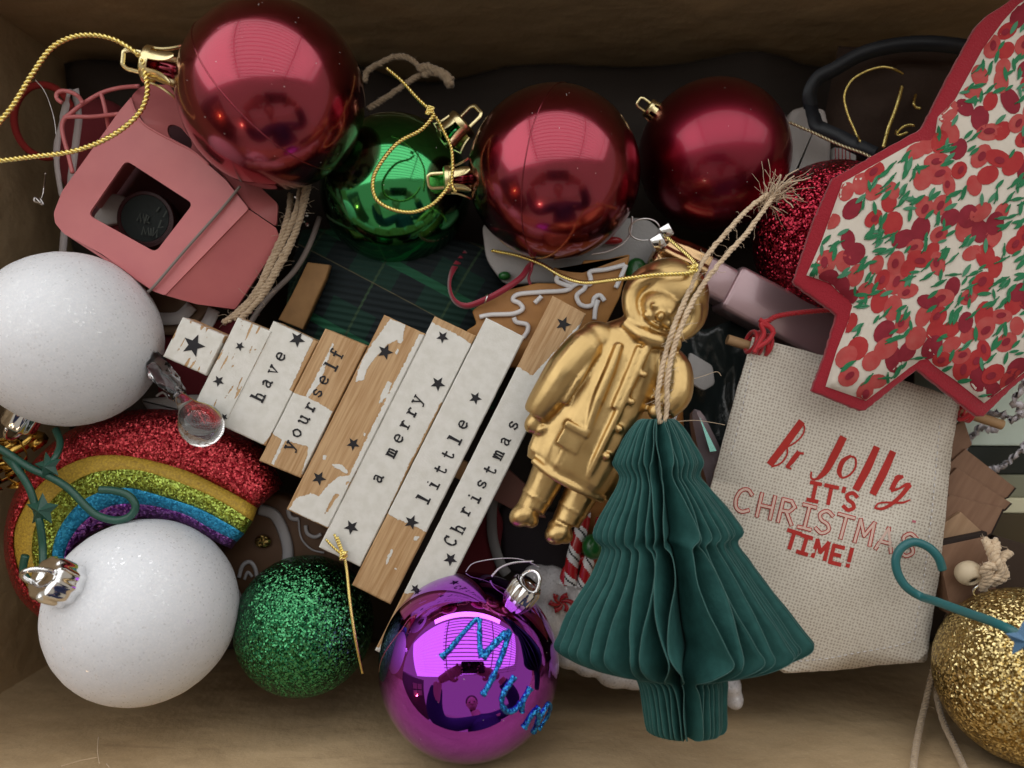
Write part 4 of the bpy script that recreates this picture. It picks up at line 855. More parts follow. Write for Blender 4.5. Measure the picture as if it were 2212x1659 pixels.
# ------------------------------------------------------------------ linen banner
ZB = -.35
bw = lambda x, y: ZB+.12*math.sin(x*.021+y*.006)+.10*math.sin(y*.017+x*.006+1)+.22*mnoise.noise(Vector((x*.009, y*.009, 4)))-.35*max(0, (y-1150)/300)
T = Thing('linen_banner', 'small natural linen banner printed be jolly it is Christmas time', 'banner', P(1800, 1100, -1))
outl = [(1626, 728), (1780, 768), (1930, 815), (2010, 840), (2074, 868), (2068, 905), (2058, 960), (2050, 1040), (2044, 1100), (2034, 1200), (2026, 1260), (2012, 1350), (2003, 1424), (1996, 1431), (1900, 1437), (1800, 1449), (1694, 1454), (1672, 1441), (1560, 1330), (1510, 1200), (1534, 1060), (1560, 960), (1590, 850)]
bm = bmesh.new(); vs = []
ol = []
for i in range(len(outl)):
    a = Vector(outl[i]); b = Vector(outl[(i+1) % len(outl)]); n = max(1, int((b-a).length/14))
    for k in range(n): p = a.lerp(b, k/n); ol.append((p.x+mnoise.noise(Vector((p.x*.12, p.y*.12, 0)))*1.6, p.y+mnoise.noise(Vector((p.x*.12, p.y*.12, 5)))*1.6))
V = []; F = []; mb = MB()
g = 16; X0, Y0 = 1500, 715; idx = {}
bm = bmesh.new(); bv = [bm.verts.new((x, y, 0)) for x, y in ol]; be = [bm.edges.new((bv[i], bv[(i+1) % len(bv)])) for i in range(len(bv))]
bmesh.ops.triangle_fill(bm, edges=be, use_beauty=True); bmesh.ops.subdivide_edges(bm, edges=[e for e in bm.edges if e.calc_length() > 40], cuts=3, use_grid_fill=True); bmesh.ops.triangulate(bm, faces=bm.faces[:])
for f in bm.faces:
    if f.normal.z > 0: f.normal_flip()
bm.verts.index_update(); V = [P(v.co.x, v.co.y, bw(v.co.x, v.co.y)) for v in bm.verts]; F = [tuple(v.index for v in f.verts) for f in bm.faces]; bm.free()
mb.add(V, F); cl = T.part('linen_cloth', mb, m_linen); md = cl.modifiers.new('thickness', 'SOLIDIFY'); md.thickness = .09*U; md.offset = -1
from mathutils.bvhtree import BVHTree
bvb = BVHTree.FromPolygons([tuple(v) for v in V], F)
def bh(x, y):
    h = bvb.ray_cast(Vector((0, 0, CAMZ)), (P(x, y, 0)-Vector((0, 0, CAMZ))).normalized()); return h[0].z if h[0] is not None else bw(x, y)
def stitch(pts):
    mb = MB(); q = resample([Vector((a, b, 0)) for a, b in pts], 7)
    for i in range(0, len(q)-1, 2): tube(mb, [P(q[i].x, q[i].y, bh(q[i].x, q[i].y)+.02), P(q[i+1].x, q[i+1].y, bh(q[i+1].x, q[i+1].y)+.02)], .022, 4)
    T.part('stitching', mb, m_icing, kind='stuff')
stitch([(2031, 905), (2022, 1010), (2013, 1110), (1996, 1250), (1980, 1340), (1975, 1384), (1940, 1395), (1860, 1409), (1780, 1424), (1712, 1430)]); stitch([(1626, 770), (1600, 900), (1578, 990)])
def brush(pts, w, mat=m_redprint, s=.3125, ox=1520.8, oy=777.7, mbx=None, lift=0):
    mb = mbx or MB(); q = crom([Vector((ox+x*s, oy+y*s, 0)) for x, y in pts], 6) if len(pts) > 2 else resample([Vector((ox+x*s, oy+y*s, 0)) for x, y in pts], 8)
    n = len(q); ww = [w*s]*n if not isinstance(w, list) else [s*(w[min(int(i/(n-1)*(len(w)-1)), len(w)-2)]*(1-(i/(n-1)*(len(w)-1)) % 1 if i < n-1 else 0)+w[min(int(i/(n-1)*(len(w)-1))+1, len(w)-1)]*((i/(n-1)*(len(w)-1)) % 1 if i < n-1 else 1)) for i in range(n)]
    ribbon2d(mb, [(p.x, p.y) for p in q], ww, 0, hfun=lambda a, b: bh(a, b)+lift); return mb
def word(strokes, lab=None):
    mb = MB()
    for p, w in strokes: brush(p, w, mbx=mb)
    T.part('lettering', mb, m_redprint, kind='stuff')
word([([(668, 436), (570, 570), (462, 712)], [50, 52, 48]), ([(672, 430), (694, 464), (682, 516), (636, 566), (578, 600)], 11), ([(574, 606), (576, 645), (552, 692), (516, 722), (470, 736)], 12),
      ([(652, 642), (615, 690), (576, 738)], [34, 36, 24]), ([(650, 642), (685, 646)], 16), ([(572, 742), (600, 750)], 12)])
word([([(958, 545), (900, 660), (845, 760), (795, 812)], [52, 54, 46, 26]), ([(800, 812), (762, 826), (740, 812), (742, 776)], [22, 16, 14, 12]),
      ([(1010, 665), (960, 700), (935, 765), (945, 806)], [20, 34, 36, 20]), ([(1008, 665), (1046, 680), (1046, 740), (1010, 792), (960, 814), (940, 800)], 14),
      ([(1190, 612), (1130, 745), (1055, 885)], [46, 56, 50]), ([(1302, 644), (1240, 780), (1172, 915)], [46, 56, 50]),
      ([(1372, 806), (1330, 830), (1300, 890)], [20, 36, 34]), ([(1372, 802), (1340, 800), (1320, 812)], 12), ([(1300, 900), (1345, 890), (1395, 862), (1418, 862)], [26, 14, 22, 30]), ([(1418, 868), (1360, 940), (1290, 1000), (1230, 1028), (1182, 1022)], [34, 30, 24, 20, 14]),
      ([(1182, 1022), (1210, 990), (1290, 984), (1370, 986), (1425, 966)], [12, 12, 14, 16, 8])])
GC = {'I': [[(.15, 1), (.85, 1)], [(.5, 1), (.5, 0)], [(.15, 0), (.85, 0)]], 'T': [[(.05, 1), (.95, 1)], [(.5, 1), (.5, 0)]], "'": [[(.5, 1), (.5, .78)]], 'S': [[(.86, .86), (.5, 1), (.16, .80), (.3, .56), (.7, .44), (.84, .2), (.5, 0), (.12, .14)]], 'M': [[(.06, 0), (.1, 1), (.5, .35), (.9, 1), (.94, 0)]],
  'E': [[(.85, 1), (.15, 1), (.15, 0), (.88, 0)], [(.15, .5), (.72, .5)]], '!': [[(.5, 1.02), (.5, .3)], [(.5, .06), (.5, -.02)]], 'C': [[(.9, .82), (.6, 1), (.25, .88), (.08, .5), (.2, .12), (.55, 0), (.9, .12)]], 'H': [[(.12, 1), (.12, 0)], [(.88, 1), (.88, 0)], [(.12, .5), (.88, .5)]], 'R': [[(.12, 0), (.12, 1), (.6, 1), (.85, .78), (.6, .52), (.12, .5)], [(.45, .5), (.9, 0)]], 'A': [[(.05, 0), (.5, 1), (.95, 0)], [(.22, .36), (.78, .36)]]}
def caps(items, h, w, sw, inner=None):
    mb = MB(); m2 = MB()
    for ch, u, v, ang in items:
        a = R(ang); xd = Vector((math.cos(a), math.sin(a))); ud = Vector((math.sin(a), -math.cos(a))); c = Vector((1520.8+u*.3125, 777.7+v*.3125))
        for st in GC[ch]:
            pts = [c+xd*((p[0]-.5)*w*.3125)+ud*((p[1]-.5)*h*.3125) for p in st]
            if ch in 'SC': pts = [p.to_2d() for p in crom([p.to_3d() for p in pts], 4)]
            for k in range(len(pts)-1 if ch not in 'SC' else 1):
                sg = [(p.x, p.y) for p in (pts[k:k+2] if ch not in 'SC' else pts)]
                ribbon2d(mb, sg, sw*.3125, 0, hfun=bh)
                if inner: ribbon2d(m2, sg, inner*.3125, 0, hfun=lambda x, y: bh(x, y)+.03)
    T.part('lettering', mb, m_redprint, kind='stuff')
    if inner: T.part('lettering_fill', m2, m_pinkprint, kind='stuff')
caps([('I', 762, 912, 12), ('T', 870, 934, 12), ("'", 955, 944, 14), ('S', 1012, 978, 16)], 122, 96, 27)
caps([('C', 272, 970, 13), ('H', 428, 1012, 13), ('R', 575, 1050, 14), ('I', 712, 1086, 14), ('S', 832, 1120, 15), ('T', 965, 1155, 15), ('M', 1112, 1192, 14), ('A', 1258, 1240, 14), ('S', 1412, 1278, 13)], 158, 122, 30, 17)
caps([('T', 608, 1245, 17), ('I', 695, 1278, 17), ('M', 808, 1312, 15), ('E', 918, 1348, 14), ('!', 1008, 1366, 14)], 118, 98, 28)
T.part('ink_spot', ribbon2d(MB(), [(1972, 1126), (1977, 1127)], 5, 0, hfun=bh), M('pink_spot', (.55, .16, .20), .9))
mb = MB(); tube(mb, [P(1571, 733, -.75), P(1870, 824, -1.0), P(2090, 893, -.95), P(2165, 918, -.85)], lambda t: 11/sc(-.6), 14); T.part('dowel', mb, m_dowel, auto=40)
def wrap(cx, cy, z, n, dx, dy, sp):
    mb = MB()
    for k in range(n):
        c = P(cx+dx*k, cy+dy*k, z); a = .3*math.sin(k*2.1)
        tube(mb, [c+Vector((.09*math.sin(t*1+k)+sp*math.cos(t)*.25, sp*math.cos(t)*.97, sp*math.sin(t)))+Vector((a*math.cos(t)*.25, 0, 0)) for t in np.linspace(0, 2*math.pi, 16, endpoint=False)], .085, 6, closed=True)
    return mb
T.part('cord_wrap', wrap(1622, 738, -.45, 7, 5.5, 1.2, .42), m_redcord)
mb = MB(); 
for st in ([(1628, 762), (1640, 740), (1650, 720), (1644, 700), (1660, 692)], [(1634, 752), (1660, 735), (1670, 715), (1656, 700), (1640, 690)], [(1640, 700), (1662, 706), (1672, 722)]): tube(mb, crom(PL(st, .15), 6), .10, 7)
T.part('knot', mb, m_redcord)
mb = MB(); rope(mb, crom(PL([(1650, 702, .1), (1672, 686), (1700, 679), (1740, 674), (1790, 670), (1830, 668)], -.1), 8), 6/sc(0), 3, .4); T.part('hanging_cord', mb, m_redcord)
T.part('cord_wrap', wrap(2082, 885, -.45, 4, 5, 1.6, .38), m_redcord)

# ------------------------------------------------------------------ floral star
out_s = [(2270, -70), (2184, 0), (2134, 32), (2109, 57), (2050, 165), (1994, 275), (1971, 288), (1799, 385), (1759, 477), (1716, 607), (1719, 615), (1809, 680), (1784, 765), (1754, 845), (1858, 888), (1871, 887), (1941, 830), (1983, 799), (2111, 900), (2127, 900), (2188, 838), (2275, 770), (2370, 600), (2370, 100)]
in_s = [(2300, -40), (2207, 18), (2176, 52), (2132, 112), (2072, 222), (2036, 258), (2029, 297), (1971, 322), (1829, 402), (1785, 525), (1757, 588), (1799, 602), (1831, 635), (1851, 657), (1846, 690), (1818, 760), (1797, 828), (1869, 853), (1906, 825), (1958, 786), (2004, 766), (2040, 792), (2069, 812), (2126, 857), (2172, 822), (2250, 760), (2335, 590), (2335, 110)]
ZS = 1.55
def grow(poly, d):
    n = len(poly); o = []; A = sum(poly[i][0]*poly[(i+1) % n][1]-poly[(i+1) % n][0]*poly[i][1] for i in range(n)); sg_ = 1 if A > 0 else -1
    for i in range(n):
        a, b, c = Vector(poly[i-1]), Vector(poly[i]), Vector(poly[(i+1) % n]); e0 = (b-a).normalized(); e1 = (c-b).normalized(); n0 = Vector((e0.y, -e0.x)); n1 = Vector((e1.y, -e1.x)); m = n0+n1
        m = m/max(m.dot(n0), .5); o.append((b.x+m.x*d*sg_, b.y+m.y*d*sg_))
    return o
in_s = grow(in_s, 11)
sh = lambda x, y: ZS+.10+.42*(1-math.exp(-max(0, pdist(x, y, in_s))/32.0))-.16*math.exp(-pdist(x, y, [(2001, 287), (2110, 480), (2210, 560)], False)/16)-.14*math.exp(-pdist(x, y, [(2110, 480), (1985, 800)], False)/14)-.12*math.exp(-pdist(x, y, [(1810, 660), (2110, 500)], False)/14)
T = Thing('fabric_star', 'padded fabric star with red felt border and red berry print', 'star', P(2050, 500, .6))
mb = MB(); so = []
for i in range(len(out_s)):
    a = Vector(out_s[i]); b = Vector(out_s[(i+1) % len(out_s)]); n = max(1, int((b-a).length/9))
    for k in range(n): p = a.lerp(b, k/n); so.append((p.x+mnoise.noise(Vector((p.x*.09, p.y*.09, 2)))*2.2, p.y+mnoise.noise(Vector((p.x*.09, p.y*.09, 7)))*2.2))
slab(mb, [P(x, y, ZS+.02) for x, y in so], .22, .07); T.part('felt_border', mb, m_felt, auto=60)
g = 13.0; V = []; F = []; bm = bmesh.new(); si = []
for i in range(len(in_s)):
    a = Vector(in_s[i]); b = Vector(in_s[(i+1) % len(in_s)]); n = max(1, int((b-a).length/12))
    for k in range(n): p = a.lerp(b, k/n); si.append((p.x, p.y))
bv = [bm.verts.new((x, y, 0)) for x, y in si]; be = [bm.edges.new((bv[i], bv[(i+1) % len(bv)])) for i in range(len(bv))]
bmesh.ops.triangle_fill(bm, edges=be, use_beauty=True)
for _ in range(3):
    lg = [e for e in bm.edges if e.calc_length() > 26 and not e.is_boundary]
    if lg: bmesh.ops.subdivide_edges(bm, edges=lg, cuts=1 if _ else 3, use_grid_fill=False); bmesh.ops.triangulate(bm, faces=bm.faces[:]); bmesh.ops.beautify_fill(bm, faces=bm.faces[:], edges=[e for e in bm.edges if not e.is_boundary])
for f in bm.faces:
    if f.normal.z > 0: f.normal_flip()
bm.verts.index_update(); V = [P(v.co.x, v.co.y, sh(v.co.x, v.co.y)-(.06 if v.is_boundary else 0)) for v in bm.verts]; F = [tuple(v.index for v in f.verts) for f in bm.faces]
from mathutils.bvhtree import BVHTree
bvh = BVHTree.FromPolygons([tuple(v) for v in V], F); bm.free(); mb = MB().add(V, F); T.part('cotton_panel', mb, m_cotton)
def onstar(x, y, lift):
    d = (P(x, y, 0)-Vector((0, 0, CAMZ))).normalized(); h = bvh.ray_cast(Vector((0, 0, CAMZ)), d)
    return (h[0]-d*lift) if h[0] is not None else None
mb = MB(); rs = random.Random(11); lvl = 0
def blob(x, y, a, b, ang, mi, lift):
    c, s = math.cos(ang), math.sin(ang); ring = []
    ks = 14
    for rr in (.55, 1.0):
        for k in range(ks):
            t = 2*math.pi*k/ks; w = 1+.06*math.sin(2*t+x) if mi < 3 else (1 if abs(math.cos(t)) > .93 else .86)
            px = x+(a*math.cos(t)*c-b*math.sin(t)*s)*rr*w; py = y+(a*math.cos(t)*s+b*math.sin(t)*c)*rr*w
            if not inpoly(px, py, in_s): 
                # pull back inside the sewn edge
                for q_ in range(12):
                    px = x+(px-x)*.88; py = y+(py-y)*.88
                    if inpoly(px, py, in_s): break
            p = onstar(px, py, lift)
            if p is None: return
            ring.append(p)
    p = onstar(x, y, lift)
    if p is None: return
    mb.add([p]+ring, [(0, 1+(k+1) % ks, 1+k) for k in range(ks)]+[(1+k, 1+(k+1) % ks, 1+ks+(k+1) % ks, 1+ks+k) for k in range(ks)], mi)
pts = []; tries = 0; lift = .012
while len(pts) < 160 and tries < 9000:
    tries += 1; x = rs.uniform(1740, 2290); y = rs.uniform(-20, 900)
    if not inpoly(x, y, in_s) or pdist(x, y, in_s) < 4: continue
    dd = min([math.hypot(x-a, y-b) for a, b, _ in pts] or [99])
    if dd < 27: continue
    if mnoise.noise(Vector((x*.013, y*.013, 3))) < -.22 and dd < 70: continue
    sz = rs.uniform(21, 30); pts.append((x, y, sz))
for i, (x, y, sz) in enumerate(pts):
    if not (1700 < x < 2240): continue
    mi = rs.choice([0, 0, 1, 1, 1, 2, 2]); ang = rs.gauss(-1.0, .45); lift = .014+.0011*(i % 16)
    blob(x, y, sz, sz*.70, ang, mi, lift)
    if mi != 2 and rs.random() < .45: blob(x+rs.uniform(-4, 4), y+rs.uniform(-4, 4), sz*.42, sz*.26, ang, 2, lift+.020)
lf = 0; tries = 0
while lf < 270 and tries < 12000:
    tries += 1; x = rs.uniform(1740, 2235); y = rs.uniform(0, 890)
    if not inpoly(x, y, in_s) or pdist(x, y, in_s) < 6: continue
    if min(math.hypot(x-a, y-b)-s_*.80 for a, b, s_ in pts) < rs.uniform(-7, 2): continue
    ang = rs.choice([-.8, -.6, -1.0, -.3, -1.5])+rs.uniform(-.25, .25); L = rs.uniform(11, 18); lift = .040+.0009*(lf % 12)
    blob(x, y, L, L*.33, ang, 3 if rs.random() < .8 else 4, lift); lf += 1
    if lf % 3 == 0:
        q = [onstar(x+math.cos(ang)*t*34-math.sin(ang)*t*(1-t)*10, y+math.sin(ang)*t*34, .04) for t in np.linspace(-.5, .5, 6) if inpoly(x+math.cos(ang)*t*34, y+math.sin(ang)*t*34, in_s)]
        q = [a for a in q if a is not None]
        if len(q) > 2: tube(mb, q, .022, 4, mi=3)
T.part('berry_print', mb, BR, kind='stuff')

# ------------------------------------------------------------------ gold figurine (plain hooded carol singer)
ua = Vector((.48, .877, 0)).normalized(); ub = Vector((.877, -.48, 0)).normalized(); uz = Vector((0, 0, 1)); ZG = 1.55; sg = sc(ZG)
gm = MB()
def ge(px, py, rb, ra, rz, dz=0.0, rot=0.0):
    a = ua*math.cos(rot)+ub*math.sin(rot); b = ub*math.cos(rot)-ua*math.sin(rot)
    ellipsoid(gm, P(px, py, ZG)+uz*dz, (b, a, uz), (rb/sg, ra/sg, rz/sg), 28, 18)
def gl(sections, n=40):
    V = []; F = []; m = len(sections)
    for j, (px, py, hb, hz, dz, fold) in enumerate(sections):
        c = P(px, py, ZG)+uz*dz
        for k in range(n):
            t = 2*math.pi*k/n; f = 1+fold*math.sin(t*7+j*.25)+fold*.6*math.sin(t*4+1+j*.5)
            V.append(c+ub*(hb/sg*math.cos(t)*f)+uz*(hz/sg*math.sin(t)*f))
    for j in range(m-1):
        for k in range(n): F.append((j*n+k, j*n+(k+1) % n, (j+1)*n+(k+1) % n, (j+1)*n+k))
    F.append(tuple(range(n-1, -1, -1))); F.append(tuple((m-1)*n+k for k in range(n))); gm.add(V, F)
gl([(1230, 1036, 100, 60, 0, .06), (1238, 1018, 106, 66, 0, .06), (1258, 975, 110, 68, 0, .05), (1282, 925, 112, 70, 0, .04), (1305, 875, 108, 68, 0, .03), (1330, 822, 104, 64, 0, .02), (1352, 775, 98, 60, 0, .01), (1368, 740, 82, 52, 0, 0), (1384, 712, 52, 42, 0, 0), (1398, 690, 38, 36, .1, 0)])
def limb(pts):
    mbx = gm; q = crom([P(x, y, ZG)+uz*dz for x, y, r_, dz in pts], 5); rr = [p[2] for p in pts]
    tube(mbx, q, lambda t: np.interp(t*(len(rr)-1), range(len(rr)), rr)/sg, 18)
limb([(1290, 728, 30, .1), (1262, 752, 42, .45), (1222, 800, 44, .55), (1190, 848, 40, .5), (1168, 880, 35, .4), (1160, 895, 30, .35)])
ge(1290, 735, 44, 40, 36, .25); ge(1162, 890, 33, 13, 30, .36, .25)
ge(1154, 912, 20, 26, 18, .30, .15); ge(1170, 925, 10, 17, 12, .45, .5)
limb([(1425, 760, 30, .1), (1450, 800, 38, .5), (1448, 850, 36, .8), (1420, 880, 30, .9)]); ge(1408, 888, 20, 18, 16, .95)
limb([(1196, 1000, 42, 0), (1172, 1050, 36, 0), (1152, 1088, 32, .05), (1146, 1100, 31, .1)]); limb([(1270, 1035, 42, 0), (1248, 1080, 36, 0), (1230, 1112, 32, .05), (1222, 1130, 31, .1)])
ge(1136, 1112, 32, 22, 30, .15, .25); ge(1128, 1110, 24, 30, 26, .3, .6); ge(1210, 1146, 32, 22, 30, .15, .25); ge(1204, 1148, 24, 30, 26, .3, .6)
ge(1160, 1072, 36, 9, 34, .05, .0); ge(1238, 1098, 36, 9, 34, .05, .0)
ge(1436, 655, 96, 88, 46, .05); ge(1452, 630, 80, 70, 54, .15)
mb_h = [P(1424, 668, ZG)+uz*.72+ub*(70/sg*math.cos(t))+ua*(60/sg*math.sin(t))-uz*(.18*math.cos(t)**2) for t in np.linspace(0, 2*math.pi, 40, endpoint=False)]
tube(gm, mb_h, .30, 12, closed=True)
ge(1420, 672, 50, 46, 50, .42); ge(1412, 690, 8, 11, 11, 1.28); ge(1392, 688, 14, 10, 9, 1.0); ge(1432, 704, 14, 10, 9, 1.0); ge(1404, 706, 15, 4, 7, 1.06)
for dx, dy in ((-16, -4), (15, 11)): ge(1416+dx, 672+dy, 7, 5, 6, 1.20)
limb([(1345, 700, 14, .6), (1378, 728, 17, .95), (1415, 742, 17, 1.0), (1458, 745, 13, .75)]); 
for pts in ([(1395, 742, 9, 1.0), (1362, 810, 8, 1.14), (1325, 890, 8, 1.22), (1285, 975, 8, 1.2), (1262, 1030, 7, 1.0)], [(1330, 745, 8, 1.0), (1310, 800, 11, 1.1), (1285, 860, 12, 1.15), (1262, 930, 9, 1.1)], [(1372, 752, 7, 1.02), (1345, 820, 9, 1.12), (1318, 880, 8, 1.2)], [(1275, 770, 6, .95), (1245, 820, 9, 1.1), (1215, 870, 7, .95)],
            [(1245, 880, 6, .9), (1225, 940, 10, 1.0), (1200, 1000, 9, .95)], [(1150, 990, 8, .5), (1190, 1020, 8, .95), (1235, 1045, 8, 1.0), (1300, 1075, 8, .6)]): limb(pts)
for t in (.22, .42, .62, .82): ge(1395-t*128+13, 742+t*282+6, 8, 8, 7, 1.22)
def pocket(cx, cy, hb, ha, z):
    for k in range(5): pass
    c = P(cx, cy, ZG)+uz*z; V = []
    for dz_ in (-.35, .10):
        for (b_, a_) in ((-hb, -ha), (hb, -ha), (hb, ha), (-hb, ha)): V.append(c+ub*(b_/sg)+ua*(a_/sg)+uz*(dz_-.0022*abs(b_)))
    gm.add(V, [(3, 2, 1, 0), (4, 5, 6, 7), (0, 1, 5, 4), (1, 2, 6, 5), (2, 3, 7, 6), (3, 0, 4, 7)])
pocket(1228, 944, 24, 22, 1.16); pocket(1240, 922, 27, 7, 1.24)
me = bpy.data.meshes.new('tmp'); me.from_pydata([(v[0], v[1], v[2]) for v in gm.v], [], gm.f); to = bpy.data.objects.new('tmp', me); COL.objects.link(to)
md = to.modifiers.new('r', 'REMESH'); md.mode = 'VOXEL'; md.voxel_size = .055; ms = to.modifiers.new('s', 'SMOOTH'); ms.factor = .5; ms.iterations = 4
dg = bpy.context.evaluated_depsgraph_get(); ev = to.evaluated_get(dg); m2 = ev.to_mesh(); fm = MB()
fm.add([v.co.copy() for v in m2.vertices], [tuple(p.vertices) for p in m2.polygons]); ev.to_mesh_clear(); bpy.data.objects.remove(to); bpy.data.meshes.remove(me)
T = Thing('gold_figurine', 'matt gold hooded figurine ornament lying between the word sign and the paper tree', 'figurine', P(1280, 900, .3))
T.part('body', fm, m_gold)
cord(T, 'hanging_cord', [(1062, 541, -2.2), (1085, 545, -2), (1118, 552, -1.6), (1169, 570, -1.0), (1216, 597, 0), (1263, 610, 1.0), (1325, 604, 2.3), (1370, 599, 2.9), (1419, 594, 3.0), (1488, 590, 2.9), (1504, 578, 2.6), (1494, 559, 2.0), (1463, 531, 1.0), (1441, 512, .3)], 1.0, 4.2, m_goldcord, pitch=.26)
mb = MB(); rope(mb, crom([P(1496, 582, 2.8)+Vector((math.sin(t*2.1)*.16, math.cos(t*1.7)*.18, math.sin(t*2.9)*.1)) for t in range(9)], 6), .07, 2); T.part('knot', mb, m_goldcord)

# ------------------------------------------------------------------ rainbow
RC = [
 [(96, 1345), (40, 1290), (14, 1225), (8, 1160), (22, 1090), (58, 1015), (115, 955), (185, 912), (270, 888), (360, 884), (440, 898), (515, 932), (572, 975), (612, 1048)],
 [(112, 1325), (62, 1272), (36, 1215), (30, 1158), (44, 1112), (78, 1056), (122, 1018), (175, 992), (228, 983), (300, 989), (400, 1016), (475, 1051), (520, 1075), (556, 1098)],
 [(130, 1305), (92, 1260), (70, 1208), (72, 1150), (90, 1108), (116, 1076), (150, 1046), (190, 1025), (230, 1016), (300, 1016), (375, 1038), (430, 1060), (480, 1085), (546, 1126)],
 [(150, 1290), (122, 1250), (112, 1205), (120, 1160), (136, 1128), (158, 1100), (184, 1078), (215, 1063), (245, 1056), (290, 1056), (375, 1080), (430, 1099), (475, 1122), (528, 1153)],
 [(170, 1280), (146, 1246), (138, 1210), (146, 1176), (160, 1152), (178, 1130), (204, 1110), (232, 1096), (262, 1089), (312, 1090), (370, 1102), (410, 1116), (455, 1142), (512, 1170)],
 [(190, 1275), (166, 1246), (156, 1216), (160, 1194), (176, 1172), (194, 1156), (220, 1142), (250, 1130), (280, 1122), (320, 1119), (362, 1125), (400, 1136), (445, 1160), (500, 1186)]]
T = Thing('rainbow_ornament', 'chunky glitter rainbow ornament under the white baubles', 'rainbow', P(300, 1100, -2))
cur = [resample([v for v in crom([Vector((x, y, 0)) for x, y in c], 8)], 8) for c in RC]
NS = 70; cur = [[c[min(int(round(i*(len(c)-1)/(NS-1))), len(c)-1)] for i in range(NS)] for c in cur]
def rz(s): return -1.35+1.25*math.sin(math.pi*min(max((s+.35)/5.7, 0), 1))**.75
rnames = ['glitter_stripe']*5
for b in range(5):
    mb = MB(); V = []; F = []; K = 7
    for i in range(NS):
        end = min(1, min(i, NS-1-i)/2.2)
        for k in range(K+1):
            u = k/K; p = cur[b][i].lerp(cur[b+1][i], u); bump_ = (.26 if b == 0 else .07)*math.sin(math.pi*u)**.6
            V.append(P(p.x, p.y, rz(b+u)*1+bump_-.5*(1-end)**2 -(.5*(1-u*5) if b == 0 and u < .2 else 0)))
        for k in (K, 0):
            p = cur[b+(1 if k else 0)][i]; V.append(P(p.x, p.y, -2.2))
    w = K+3
    for i in range(NS-1):
        for k in range(w): F.append((i*w+k, i*w+(k+1) % w, (i+1)*w+(k+1) % w, (i+1)*w+k))
    F.append(tuple(range(w-1, -1, -1))); F.append(tuple((NS-1)*w+k for k in range(w))); mb.add(V, F)
    T.part('glitter_stripe', mb, RB[b], label=['red glitter stripe', 'mustard yellow stripe', 'lime green glitter stripe', 'blue glitter stripe', 'violet glitter stripe'][b], auto=60)

# ------------------------------------------------------------------ plastic hooks
def hook(label, paths, z, rp, mat, stars, group='plastic bauble hooks'):
    T = Thing('plastic_hook', label, 'hook', P(*paths[0][0][:2], z-.3), group)
    for p in paths: mb = MB(); tube(mb, crom(PL(p, z), 8), rp/sc(z), 10, squash=.8); T.part('wire', mb, mat)
    for (x, y, r_, a, m_) in stars:
        mb = MB(); c = P(x, y, z+.42); rr = r_/sc(z); V = [c, c-Vector((0, 0, .72))]
        for k in range(10):
            t = a+math.pi*k/5; q = rr if k % 2 == 0 else rr*.5; V.append(c+Vector((q*math.cos(t), q*math.sin(t), -.30)))
        F = [(0, 2+k, 2+(k+1) % 10) for k in range(10)]+[(1, 2+(k+1) % 10, 2+k) for k in range(10)]
        mb.add(V, F); T.part('star', mb, m_, smooth=False)
hook('dark green plastic hook with star, its curl lying across the rainbow', [[(-20, 962, .7), (8, 974), (62, 1009), (112, 1032), (150, 1057), (187, 1095), (212, 1114), (250, 1124), (280, 1116), (293, 1094), (278, 1071), (248, 1060), (215, 1058)], [(120, 928, -.2), (130, 958, .3), (118, 990), (98, 1012)]], .7, 8.5, m_plastic, [(94, 1008, 31, .5, m_plastic)])
hook('dark green plastic hook with star, threaded through the lower white bauble cap', [[(12, 985, .5), (36, 1012), (62, 1052, .8), (76, 1092), (86, 1130, .9), (92, 1180), (93, 1226, 1.0)], [(55, 1200, .9), (50, 1226), (56, 1248), (76, 1259), (94, 1250, 1.2)]], .8, 8.5, m_plastic, [(81, 1104, 37, .3, m_plastic)])
hook('teal plastic hook with blue star, curled on the linen banner', [[(2036, 1230, .5), (2026, 1203), (2004, 1181), (1973, 1171), (1947, 1184), (1935, 1210), (1940, 1240), (1958, 1268), (1988, 1288), (2021, 1299, 1.4), (2084, 1322, 2.8), (2146, 1344, 4.2), (2196, 1368, 4.95), (2250, 1395, 5.3)]], .6, 9.5, m_plastic2, [])
mb = MB(); c = P(2210, 1382, 5.25); V = [c+Vector((0, 0, .3)), c-Vector((0, 0, .3))]+[c+Vector(((.62 if k % 2 == 0 else .3)*math.cos(.3+math.pi*k/5), (.62 if k % 2 == 0 else .3)*math.sin(.3+math.pi*k/5), 0)) for k in range(10)]
mb.add(V, [(0, 2+k, 2+(k+1) % 10) for k in range(10)]+[(1, 2+(k+1) % 10, 2+k) for k in range(10)]); T_ = [o for o in bpy.data.objects if o.name.startswith('plastic_hook') and 'teal' in o.get('label', '')][0]
mesh_obj('star', mb, m_bluestar, [a/U for a in T_.location], T_, smooth=False)

# ------------------------------------------------------------------ glass drop
T = Thing('glass_drop', 'clear glass teardrop ornament with twisted stem resting beside the word sign', 'glass drop', P(437, 921, .6))
c = P(436, 919, 1.7); ax = (P(345, 800, .6)-c).normalized(); mb = MB()
lathe(mb, c, ax, [(.02, -.80), (.30, -.74), (.55, -.58), (.72, -.34), (.80, 0), (.78, .25), (.68, .5), (.52, .75), (.38, 1.0), (.26, 1.35), (.20, 1.7), (.02, 1.72)], 40); T.part('drop', mb, m_glass)
mb = MB(); lathe(mb, c+ax*1.55, ax, [(.02, 0), (.22, .02), (.30, .3), (.36, .8), (.40, 1.4), (.38, 2.0), (.30, 2.6), (.02, 2.65)], 36, flute=5, fl=.25, twist=.8); T.part('twisted_stem', mb, m_glass)

